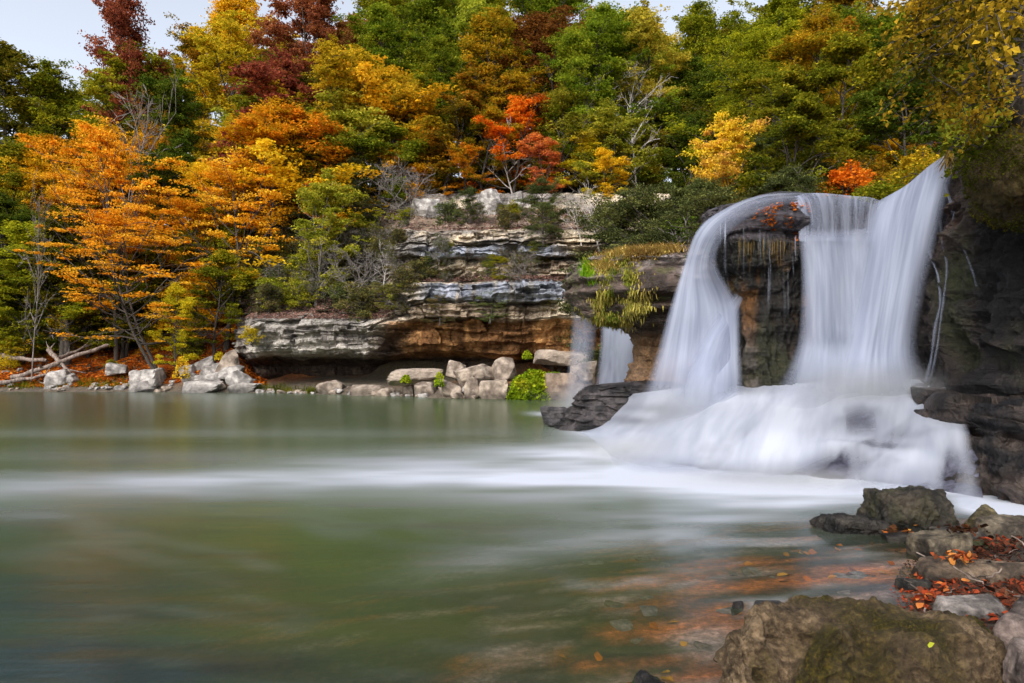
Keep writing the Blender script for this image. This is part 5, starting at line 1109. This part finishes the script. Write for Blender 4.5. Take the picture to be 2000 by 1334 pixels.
# pale rim boulders above the cliff
for px, top, w, h, lb in [(838, 389, 72, 30, 'flat grey boulder on the cliff rim'), (958, 371, 56, 42, 'tall pale rounded boulder on the cliff rim'), (1008, 376, 34, 34, 'smaller boulder right of the pale rim boulder')]:
    x, y, z = cliff_at(px, top + h); boulder(px, top, y - .4, w, h, lb, G1, (0.5, .47, .44), DRY_M, seed=300 + px, sub=5, boxy=.8)

# fallen logs
def log(path, r0, r1, label, branches=()):
    p = np.array([P(a, b, c) for a, b, c in path]); q = catmull(p, 26, 0); q[:, 2] += .03 * np.sin(np.arange(26) * .9); t = Tubes(); t.add(q, .78 * np.linspace(r0, r1, 26) * (1 + .12 * np.sin(np.arange(26) * 1.7)), 9)
    for f, d, L in branches:
        b0 = q[int(f * 25)]; w_, _ = wander(b0, d, L, 5, rng, .4); t.add(w_, np.linspace(r1 * .8, .01, 6), 5)
    o = t.build('log', LOGM, origin='base'); tag(o, label, 'log', 'fallen logs on the left bank'); return o
log([(-40, 752, 40.4), (40, 742, 40.6), (86, 733, 40.8), (132, 720, 41.1)], .20, .05, 'pale log lying lowest, nearest the water, at the left edge', [(.7, (.5, 0, .8), .8)])
log([(23, 738, 41.0), (62, 727, 41.1), (161, 691, 41.8), (213, 674, 42.4)], .20, .13, 'long straight log slanting up the leafy bank', [(.4, (.3, -.2, .6), .7)])
log([(-30, 686, 42.8), (23, 699, 42.6), (91, 704, 42.4)], .24, .14, 'thick dark log lying level at the far left')
log([(96, 684, 42.3), (114, 704, 41.7), (138, 728, 41.0)], .22, .09, 'short pale forked log leaning across the long straight one', [(.9, (.9, 0, .1), 1.0), (.1, (-.3, 0, .8), .8), (.1, (.4, 0, .7), .6)])
log([(110, 700, 42.8), (150, 685, 43.2), (200, 661, 43.8)], .15, .06, 'thin dark log behind the long straight one', [(.6, (.5, 0, .6), .9)])
log([(480, 628, 43), (440, 600, 43.5), (425, 560, 44)], .06, .02, 'bare dead branch standing at the left end of the slab')

# ------------------------------------------------------------------ leaf litter, grass (nobody could count them)
def scatter(name, pts, leaf, mat, seed, lift=.02, kind='stuff', up=1.0, label=None, cat=None, near=False):
    r = np.random.default_rng(seed); n = len(pts); kv = 6 if near else 4; V, Fc = (leaf_hex if near else leaf_quads)(pts + np.array([0, 0, lift]), up, leaf * r.uniform(.6, 1.4, n), r, 1.4)
    cl = np.clip(.5 + .9 * fbm(pts * .8, 3, seed), 0, 1); cl = np.clip(cl + (r.uniform(-.5, .5, n) if near else 0), 0, 1); col = np.stack([np.repeat(cl, kv), np.repeat(r.uniform(0, 1, n), kv), np.ones(n * kv)], 1)
    o = mk(name, V, Fc, LM[mat], col=col, smooth=False); o['kind'] = kind
    if label: tag(o, label, cat)
    return o
r_ = np.random.default_rng(3); n = 26000; pxs = r_.uniform(-80, 520, n); Ys = r_.uniform(40.2, 50, n); X_ = (pxs - 1000) / F * Ys; Z_ = H(X_, Ys); k = Z_ > .25
scatter('leaf_litter', np.stack([X_, Ys, Z_], 1)[k], .19, 'litter', 4, .03, label='orange fallen leaves carpeting the left bank', cat='leaf litter')
v = cliffV.reshape(-1, 3); vpx = 1000 + F * v[:, 0] / v[:, 1]; vpy = HZ - F * (v[:, 2] - CAMH) / v[:, 1]
k = np.nonzero((((vpy > 408) & (vpy < 450)) | ((vpy > 541) & (vpy < 551))) & (vpx > 740) & (vpx < 1220) | ((vpy > 560) & (vpy < 624) & (vpx < 770)))[0]; k = r_.choice(k, min(15000, len(k)), replace=False)
scatter('leaf_litter', v[k] + np.array([0, -.05, .02]), .13, 'plitter', 5, .03, label='dry pinkish fallen leaves on the ledges of the cliff', cat='leaf litter')
def grass(name, pts, h, mat, seed, label, lean=.35, hang=False, cat='grass', thin=1.0):
    r = np.random.default_rng(seed); n = len(pts); a = r.uniform(0, 6.28, n); hh = h * r.uniform(.5, 1.3, n); d = np.stack([np.cos(a), np.sin(a), 0 * a], 1); w = np.stack([-np.sin(a), np.cos(a), 0 * a], 1) * (.012 + h * .02) * thin
    sgn = -1 if hang else 1; tip = pts + d * (hh * lean)[:, None] + np.array([0, 0, 1]) * (sgn * hh)[:, None]; mid = (pts + tip) / 2 - d * (hh * .08)[:, None] + np.array([0, 0, .08]) * hh[:, None]
    V = np.stack([pts - w, pts + w, mid + w * .8, mid - w * .8, tip + w * .1, tip - w * .1], 1).reshape(-1, 3); b = np.arange(n)[:, None] * 6
    Fc = np.concatenate([b + np.array([[0, 1, 2, 3]]), b + np.array([[3, 2, 4, 5]])]); cl = np.clip(.5 + .9 * fbm(pts * 1.2, 3, seed), 0, 1)
    col = np.stack([np.repeat(cl, 6), np.repeat(r.uniform(0, 1, n), 6), np.ones(n * 6)], 1); o = mk(name, V, Fc, LM[mat], col=col, smooth=False); o['kind'] = 'stuff'; tag(o, label, cat); return o
n = 1500; cxs = r_.choice([55, 110, 165, 200, 250, 30, 500, 540, 560, 600, 620], n) + r_.normal(0, 14, n); sh = np.interp(cxs, [0, 250, 480, 640, 770], [40.2, 40.1, 38.5, 36.5, 34.2]); Ys = sh + np.abs(r_.normal(0, .5, n)); X_ = (cxs - 1000) / F * Ys
grass('grass', np.stack([X_, Ys, H(X_, Ys)], 1), .26, 'dolive', 6, 'olive green grass tufts along the far waterline')
# moss and straw on the overhanging ledge
def seen_pick(V, Yc, cond, n, r):
    px = 1000 + F * V[:, 0] / V[:, 1]; py = HZ - F * (V[:, 2] - CAMH) / V[:, 1]; k = np.nonzero(cond(px, py) & (V[:, 1] < Yc))[0]; return V[r.choice(k, n)]
def drape(V, Yc, centres, n, r, th=.0, sc=3.0):
    """surface points gathered round (px, py, spread_x, spread_y) centres, broken into clumps"""
    px = 1000 + F * V[:, 0] / V[:, 1]; py = HZ - F * (V[:, 2] - CAMH) / V[:, 1]; w = sum(gauss(px, a, c) * gauss(py, b, d) for a, b, c, d in centres)
    w = w * (V[:, 1] < Yc) * sm(th - .3, th + .5, fbm(V * sc, 4, 5)); return V[r.choice(len(V), n, p=w / w.sum())]
pts = drape(Vl, 19.2, [(1195, 512, 22, 10), (1215, 545, 22, 18), (1205, 590, 26, 20), (1190, 622, 18, 10)], 5200, r_); grass('moss', pts + r_.normal(size=pts.shape) * .04, .10, 'grass', 7, 'bright green moss trailing down the overhanging ledge', .6, True, 'moss')
pts = drape(Vl, 19.2, [(1235, 500, 40, 8), (1290, 492, 30, 6), (1180, 520, 20, 10)], 4200, r_, -.1); grass('dry_grass', pts + r_.normal(size=pts.shape) * .04, .12, 'straw', 8, 'straw coloured grass over the top of the overhanging ledge', 1.1)
pts = drape(Vl, 19.2, [(1146, 530, 9, 12), (1155, 548, 8, 8)], 420, r_, -.5); grass('fern', pts, .16, 'lime', 9, 'lime green fern at the left tip of the overhanging ledge', .9, False, 'fern')
pts = drape(Vl, 19.2, [(1232, 585, 30, 26), (1175, 600, 20, 20), (1225, 618, 18, 10)], 2600, r_, .05); grass('moss', pts + r_.normal(size=pts.shape) * .04, .12, 'straw', 10, 'dry yellow moss hanging under the overhanging ledge', .35, True, 'moss')
# orange leaves caught on the outcrop cap
pts = seen_pick(Vp, 13.4, lambda px, py: (px > 1470) & (px < 1580) & (py > 400) & (py < 475) & (fbm(np.stack([px * .05, py * .03, 0 * px], -1), 3, 5) > .12), 260, r_); scatter('leaf_litter', pts + np.array([0, -.06, 0]), .07, 'litter', 11, label='orange leaves caught on the cap of the dark outcrop', cat='leaf litter')
pts = seen_pick(Vp, 13.4, lambda px, py: (px > 1440) & (px < 1540) & (py > 465) & (py < 480), 60, r_); grass('root', pts + np.array([0, -.05, 0]), .42, 'straw', 12, 'pale hanging rootlets under the outcrop cap', .12, True, 'roots', thin=.13)

# ------------------------------------------------------------------ near right: moss bank, vines, overhanging tree
def wallpt(px, py, Y): return P(px, py, Y)
MB = [[(1868, 300, 11.0), (1905, 262, 10.4), (1950, 238, 10.0), (2020, 215, 9.6), (2120, 200, 9.0)], [(1868, 312, 9.9), (1905, 285, 9.3), (1950, 262, 9.0), (2020, 250, 8.7), (2120, 240, 8.2)], [(1876, 345, 9.5), (1905, 330, 8.9), (1955, 320, 8.6), (2020, 315, 8.3), (2120, 310, 7.9)], [(1886, 385, 9.7), (1912, 395, 9.2), (1955, 400, 8.8), (2020, 400, 8.5), (2120, 400, 8.0)], [(1900, 405, 10.4), (1920, 425, 10.1), (1960, 445, 9.6), (2020, 455, 9.2), (2120, 460, 8.6)], [(1905, 410, 11.2), (1925, 432, 10.9), (1960, 450, 10.6), (2020, 462, 10.0), (2120, 466, 9.4)]]
mo, MV, mg = surf('moss_mound', MB, 160, 160, MOSS_M, lambda V, g_: np.stack([.62 + 0 * V[..., 0], 0 * V[..., 0], 0 * V[..., 0]], -1), lambda V, g_: .16 * fbm(V * 1.5, 4, 3) + .10 * ridged(V * 3, 4, 5) + .03 * fbm(V * 12, 3, 6), None, 'bulging mossy rock overhang at the top of the dark right-hand wall', 'rock')
mv = MV.reshape(-1, 3); kk = r_.choice(len(mv), 16000); ddz = fbm(mv[kk] * 2.2, 3, 8) > -.05
scatter('moss', mv[kk][ddz] + r_.normal(size=mv[kk][ddz].shape) * .02, .03, 'dolive', 13, 0, up=.2, label='tiny leaved moss over the rock overhang', cat='moss')
def vine(name, pts_fn, n, leaf, mat, seed, label, cat='vine', stems=8, parent=None):
    r = np.random.default_rng(seed); root = empty(name, tuple(pts_fn(r, 1)[0])); L = np.array(root.location)
    base = pts_fn(r, n); cl = np.clip(.5 + .9 * fbm(base * 2.5, 3, seed), 0, 1)
    V, Fc = leaf_quads(base - L, .2, leaf * r.uniform(.6, 1.25, n), r, 1.25); col = np.stack([np.repeat(cl, 4), np.repeat(r.uniform(0, 1, n), 4), np.ones(n * 4)], 1)
    mk('foliage', V, Fc, LM[mat], root, col=col, smooth=False); tb = Tubes()
    for k in range(stems):
        a, b = base[r.integers(n)], base[r.integers(n)]; q = np.linspace(a, b, 9) + r.normal(size=(9, 3)) * .06; tb.add(catmull(q - L, 24, 0), .008, 4)
    tb.build('stem', BARK, root); tag(root, label, cat); return root
def slope_pts(x0, x1, yfun, spread, Y0, Y1, th=.0):
    def fn(r, n):
        out = []
        while len(out) < n:
            px = r.uniform(x0, x1); py = yfun(px) + r.normal() * spread; Y = r.uniform(Y0, Y1)
            if n == 1 or float(fbm(np.array([[px * .02, py * .02, 0]]), 2, 7)[0]) > th: out.append(P(px, py, Y))
        return np.array(out)
    return fn
vine('ivy', slope_pts(1840, 2080, lambda p: 300 - (p - 1840) * .62, 26, 9.0, 10.2, -.3), 1700, .085, 'dolive', 21, 'dark olive ivy tumbling over the top of the mossy overhang')
vine('ivy', slope_pts(1850, 2080, lambda p: 278 - (p - 1840) * .60, 22, 8.2, 9.4, -.1), 520, .085, 'ygreen', 22, 'yellow-green vine leaves lying along the top edge of the mossy overhang')
vine('undergrowth', slope_pts(1835, 2100, lambda p: 190 - (p - 1840) * .35, 60, 10.5, 12.5, -.5), 2600, .12, 'dolive', 23, 'dark leafy undergrowth rising behind the mossy overhang', 'bush')
pts = np.array([P(r_.uniform(1850, 1876), r_.uniform(292, 322), r_.uniform(11.3, 11.9)) for _ in range(160)]); grass('dry_grass', pts, .3, 'straw', 24, 'dry drooping grass beside the top of the main chute', .9, True)
# overhanging tree: trunk at the right edge, long boughs reaching left with large leaves
def near_tree():
    r = np.random.default_rng(77); root = empty('overhanging_tree', tuple(P(2010, 260, 9.2))); L = np.array(root.location); tb = Tubes(); q = catmull([P(2010, 262, 9.2) - L, P(1985, 190, 9.0) - L, P(1975, 110, 8.8) - L, P(1992, 30, 8.5) - L, P(2010, -60, 8.2) - L, P(2030, -180, 8.0) - L], 30, 0); tb.add(q, np.linspace(.17, .08, 30), 9)
    tips = []
    ends = [((1985, 60, 8.6), (1850, 30, 7.4), (1770, 60, 7.0)), ((1985, 100, 8.6), (1880, 90, 7.6), (1810, 130, 7.0)), ((1990, 20, 8.4), (1900, -20, 7.2), (1800, -10, 6.6)), ((1985, 130, 8.8), (1910, 150, 8.0), (1850, 190, 7.6)), ((1990, 0, 8.2), (1950, -40, 7.0), (1880, 40, 6.2)), ((1980, 150, 8.8), (1930, 200, 8.2), (1890, 240, 8.2)), ((2000, 40, 8.4), (1960, 60, 7.2), (1920, 120, 6.8)), ((2020, -60, 8.2), (1930, -100, 6.8), (1830, -70, 6.2)), ((1985, 90, 8.7), (1940, 40, 7.8), (1870, 60, 7.8)), ((2000, 30, 8.5), (1960, -10, 6.2), (1930, 30, 5.4))]
    for a, b, c in ends:
        p = catmull([P(*a) - L, P(*b) - L, P(*c) - L], 14, 0); p[1:-1] += r.normal(size=(12, 3)) * .03; tb.add(p, np.linspace(.035, .008, 14), 5)
        for k in range(16):
            i0 = r.integers(4, 14); d = (p[-1] - p[0]) / np.linalg.norm(p[-1] - p[0]) + r.normal(size=3) * .7; s, _ = wander(p[i0], d, r.uniform(.25, .75), 5, r, .5, -.05); tb.add(s, np.linspace(.008, .003, 6), 4); tips.append(s)
    tb.build('trunk', BARK, root); S = np.concatenate(tips); n = 6500; cen = S[r.integers(0, len(S), n)] + r.normal(size=(n, 3)) * .06
    V, Fc = leaf_quads(cen, .1, .062 * r.uniform(.6, 1.25, n), r, 1.3); cl = np.clip(.55 + 1.0 * fbm(cen * 1.5, 3, 5), 0, 1)
    mk('crown', V, Fc, LM['golive'], root, col=np.stack([np.repeat(cl, 4), np.repeat(r.uniform(0, 1, n), 4), np.ones(n * 4)], 1), smooth=False)
    tag(root, 'near tree overhanging the top right corner with large yellow and olive leaves', 'tree')
LM['golive'] = leaf_mat('yellow olive leaves', [(0.1, (0.018, 0.022, 0.004)), (0.4, (0.06, 0.055, 0.008)), (0.75, (0.24, 0.135, 0.012)), (0.95, (0.52, 0.28, 0.025))])
near_tree()

# ------------------------------------------------------------------ foreground rocks
def near_rock(px, top, Y, w, h, label, seed, c1=(.04, .03, .02), c2=(.15, .11, .075), mat=None, **k):
    return boulder(px, top, Y, w, h, label, c1, c2, mat or NEAR_M, seed=seed, sub=k.pop('sub', 6), name=k.pop('name', 'boulder'), **k)
# big mossy boulder: shaped from its outline, broad flat top sloping to the viewer
BP = [1396, 1412, 1450, 1520, 1610, 1700, 1790, 1870, 1925, 1958, 1975]
def brow(py, Y): return [(p, y, d) for p, y, d in zip(BP, py, Y)]
BG = [brow([1330, 1290, 1262, 1245, 1240, 1244, 1250, 1262, 1300, 1340, 1400], [3.15] * 11),
      brow([1290, 1238, 1206, 1186, 1180, 1186, 1192, 1204, 1236, 1300, 1370], [3.0, 3.05, 3.1, 3.12, 3.12, 3.1, 3.1, 3.08, 3.0, 2.95, 2.9]),
      brow([1300, 1232, 1200, 1181, 1176, 1182, 1188, 1200, 1232, 1300, 1370], [2.9, 2.86, 2.86, 2.88, 2.86, 2.86, 2.88, 2.84, 2.82, 2.8, 2.8]),
      brow([1310, 1250, 1216, 1205, 1200, 1210, 1212, 1228, 1258, 1310, 1380], [2.86, 2.70, 2.66, 2.68, 2.60, 2.62, 2.66, 2.64, 2.66, 2.7, 2.76]),
      brow([1340, 1290, 1262, 1262, 1262, 1275, 1262, 1275, 1300, 1340, 1400], [2.84, 2.60, 2.52, 2.60, 2.50, 2.56, 2.50, 2.54, 2.58, 2.64, 2.74]),
      brow([1380, 1345, 1330, 1330, 1335, 1340, 1335, 1340, 1350, 1380, 1430], [2.82, 2.56, 2.46, 2.54, 2.46, 2.50, 2.44, 2.48, 2.54, 2.6, 2.72]),
      brow([1500, 1480, 1470, 1470, 1470, 1470, 1470, 1470, 1480, 1500, 1520], [2.8, 2.54, 2.42, 2.46, 2.40, 2.44, 2.40, 2.44, 2.5, 2.58, 2.7]),
      brow([1640] * 11, [2.8, 2.54, 2.42, 2.44, 2.38, 2.42, 2.38, 2.42, 2.5, 2.58, 2.7])]
def bcol(V, g_):
    m_ = .70 - .95 * sm(1640, 1490, g_[..., 0] + .25 * (g_[..., 1] - 1180) + 60 * fbm(V * 5, 3, 8)) - .45 * sm(1880, 1960, g_[..., 0]) + .95 * fbm(V * 4.5, 4, 5) - .05
    return np.stack([m_, m_ * 0, m_ * 0], -1)
def bdisp(V, g_):
    return -.07 + .08 * fbm(V * 2.6, 4, 91) + .085 * ridged(V * 3.4 + .5 * fbm(V * 3, 2, 3)[..., None], 4, 92) + .016 * ridged(V * 14, 4, 93) + .006 * fbm(V * 45, 3, 94)
o, _, _ = surf('boulder', BG, 420, 520, MOSS_M, bcol, bdisp, None, 'huge moss covered boulder in the near right corner with bare tan left flank', 'boulder')
lf = P(1820, 1262, 2.40); V_, F_ = leaf_hex(np.array([[0, 0, 0.]]), 1.5, np.array([.036]), np.random.default_rng(4), 2.2); o = mk('leaf', V_, F_, LM['ygreen'], col=np.ones((6, 3)) * .6, loc=lf, smooth=False); tag(o, 'single yellow leaf lying on the huge mossy boulder', 'leaf')
near_rock(1780, 948, 6.35, 198, 92, 'big dark wet boulder standing in the pool before the cascade', 33, (.008, .007, .005), (.048, .038, .026), WETF_M, moss=(.03, .03, .010), mossamt=.5, rough=.11, d=150, nplanes=7, tilt=.10)
near_rock(1655, 1004, 6.25, 122, 36, 'low black wet rock left of the big dark boulder', 44, (.007, .006, .005), (.04, .034, .027), WETF_M, rough=.10, boxy=.6)
near_rock(1922, 988, 6.35, 60, 50, 'small upright brown-green rock right of the big dark boulder', 35, (.05, .04, .02), (.15, .12, .06), rough=.05)
near_rock(1985, 1012, 5.9, 150, 62, 'squared brown rock at the right edge below the ledges', 36, (.045, .035, .025), (.16, .13, .09), rough=.05, boxy=.85)
near_rock(1990, 1070, 5.4, 180, 34, 'low dark rock with green moss at the right edge', 37, (.03, .03, .012), (.08, .085, .02), WETF_M, boxy=.7)
near_rock(1838, 1036, 5.35, 124, 62, 'faceted brown rock with red leaves behind the flat slab', 38, (.035, .028, .02), (.15, .12, .08), rough=.045, nplanes=12, boxy=.72)
near_rock(1898, 1090, 4.75, 230, 66, 'long flat-topped brown slab strewn with twigs', 39, (.045, .032, .022), (.17, .12, .08), boxy=.86, rough=.04, d=120, tilt=.02)
near_rock(1790, 1128, 4.6, 80, 40, 'small dark wet rock at the water end of the flat slab', 40, (.02, .018, .016), (.08, .07, .055), WETF_M, boxy=.6)
near_rock(1905, 1170, 4.0, 150, 34, 'pale grey speckled slab between leaves and the huge boulder', 41, (.08, .07, .062), (.24, .21, .19), boxy=.8, d=70)
near_rock(2035, 1182, 3.0, 240, 190, 'large purple-grey rock at the right edge beside the huge boulder', 42, (.035, .026, .022), (.14, .105, .09), rough=.05, boxy=.8)
near_rock(2030, 1262, 2.5, 120, 110, 'grey stone in the bottom right corner', 43, (.045, .035, .03), (.16, .125, .11), boxy=.75)
near_rock(1272, 1312, 3.25, 78, 40, 'small dark stone breaking the water at the bottom edge', 45, (.012, .011, .011), (.07, .06, .058), WETF_M, boxy=1.1, rough=.16, nplanes=16, tilt=.25)
near_rock(1440, 1172, 4.25, 26, 20, 'tiny dark stone in the water behind the huge boulder', 46, (.012, .011, .011), (.07, .06, .055), WETF_M, boxy=1.1, rough=.13, nplanes=16)
near_rock(1500, 1176, 4.2, 60, 12, 'flat wet stone behind the huge boulder, right of the tiny one', 47, (.03, .028, .028), (.12, .11, .10), WETF_M, boxy=.6)
near_rock(1870, 1030, 5.9, 90, 16, 'thin dark wet stone between the big dark and faceted rocks', 48, (.025, .02, .018), (.09, .08, .065), WETF_M)
near_rock(1760, 1040, 5.9, 70, 14, 'small wet stone at the foot of the big dark boulder', 49, (.025, .02, .018), (.09, .08, .065), WETF_M)
# stones under the shallow water
for k in range(26):
    x = fr.uniform(.2, 2.6); y = fr.uniform(3.0, 6.6); z = float(H([x], [y], False)[0])
    if z > -.03: continue
    sz = fr.uniform(.05, .16); o = cm[k % 6].copy(); C.objects.link(o); o.name = 'stone'; o.location = (x, y, z); o.scale = (sz * 1.4, sz * 1.2, min(sz * .5, -z * .8)); o.rotation_euler = (0, 0, fr.uniform(0, 6.28))
    tag(o, 'pebble lying under the shallow water near the mossy boulder', 'stone', 'stones under the shallow water')
# leaves and twigs on the near bank
n = 750; y_ = r_.uniform(3.4, 6.0, n); x_ = shore_x(y_) + np.abs(r_.normal(0, .45, n)) ; z_ = H(x_, y_); k = (z_ > .0)
scatter('leaf_litter', np.stack([x_, y_, z_ + .01], 1)[k], .055, 'nlitter', 31, .01, up=.6, label='red and orange fallen leaves on the near right bank', cat='leaf litter', near=True)
n = 5000; y_ = r_.uniform(3.2, 6.4, n); x_ = shore_x(y_) + np.abs(r_.normal(0, .6, n)) - .05; z_ = H(x_, y_)
scatter('leaf_litter', np.stack([x_, y_, z_ + .006], 1), .022, 'nlitter', 33, .004, up=.9, label='fine brown leaf crumbs and bark bits on the near right bank', cat='leaf litter')
n = 160; y_ = r_.uniform(3.2, 6.3, n); x_ = shore_x(y_) - np.abs(r_.normal(0, .9, n)); z_ = H(x_, y_, False); k = (z_ < -.01) & (fbm(np.stack([x_ * 1.5, y_ * 5, 0 * x_], -1), 3, 7) > -.05)
scatter('leaf_litter', np.stack([x_, y_, z_ + .005], 1)[k], .07, 'litter', 32, .005, up=1.5, label='orange leaves lying under the shallow water', cat='leaf litter', near=True)
for cx, cy, Y, n, lb in [(1880, 1036, 5.2, 30, 'red leaves wedged on the faceted brown rock'), (1752, 1038, 6.0, 26, 'wet red leaves at the foot of the big dark boulder'), (1870, 1090, 4.7, 46, 'orange leaves and bits on the long flat slab')]:
    p = np.array([P(cx + r_.normal() * 22, cy + r_.normal() * 5, Y + r_.normal() * .08) for _ in range(n)]); scatter('leaf_litter', p, .06, 'nlitter', int(cx), .01, up=.5, label=lb, cat='leaf litter', near=True)
for k in range(26):      # sticks and dry stems lying about the near bank, each its own twig
    yy = fr.uniform(3.7, 5.4); xx = float(shore_x(yy)) + fr.uniform(.05, .9); zz = ground_z(xx, yy) + .05; a_ = fr.uniform(0, 6.28); L_ = fr.uniform(.08, .3)
    q = np.linspace([xx, yy, zz], [xx + math.cos(a_) * L_, yy + math.sin(a_) * L_, zz + fr.uniform(-.02, .06)], 7) + r_.normal(size=(7, 3)) * .006; t = Tubes(); t.add(q, fr.uniform(.002, .006), 5); o = t.build('twig', LOGM if k % 2 else BARK, origin='base')
    tag(o, 'thin %s twig lying among the fallen leaves of the near bank' % ('pale' if k % 2 else 'dark'), 'twig', '%s twigs on the near bank' % ('pale' if k % 2 else 'dark'))
for a, b, Y, lb in [((1752, 1115), (1790, 1150), 4.5, 'dark thin twig poking out over the water'), ((1860, 1105), (1930, 1150), 4.6, 'pale dry stem crossing the long flat slab'), ((1905, 1150), (1955, 1112), 4.6, 'pale dry stem slanting the other way on the flat slab'), ((1895, 1104), (1940, 1098), 4.75, 'thick dark stick lying on the flat slab'), ((1868, 1080), (1888, 1100), 4.9, 'short pale stick at the back of the flat slab')]:
    q = np.linspace(P(*a, Y), P(*b, Y - .1), 9) + r_.normal(size=(9, 3)) * .008; t = Tubes(); t.add(q, .012 if 'thick' in lb else .005, 5); o = t.build('twig', BARK if 'dark' in lb else LOGM, origin='base'); tag(o, lb, 'twig')
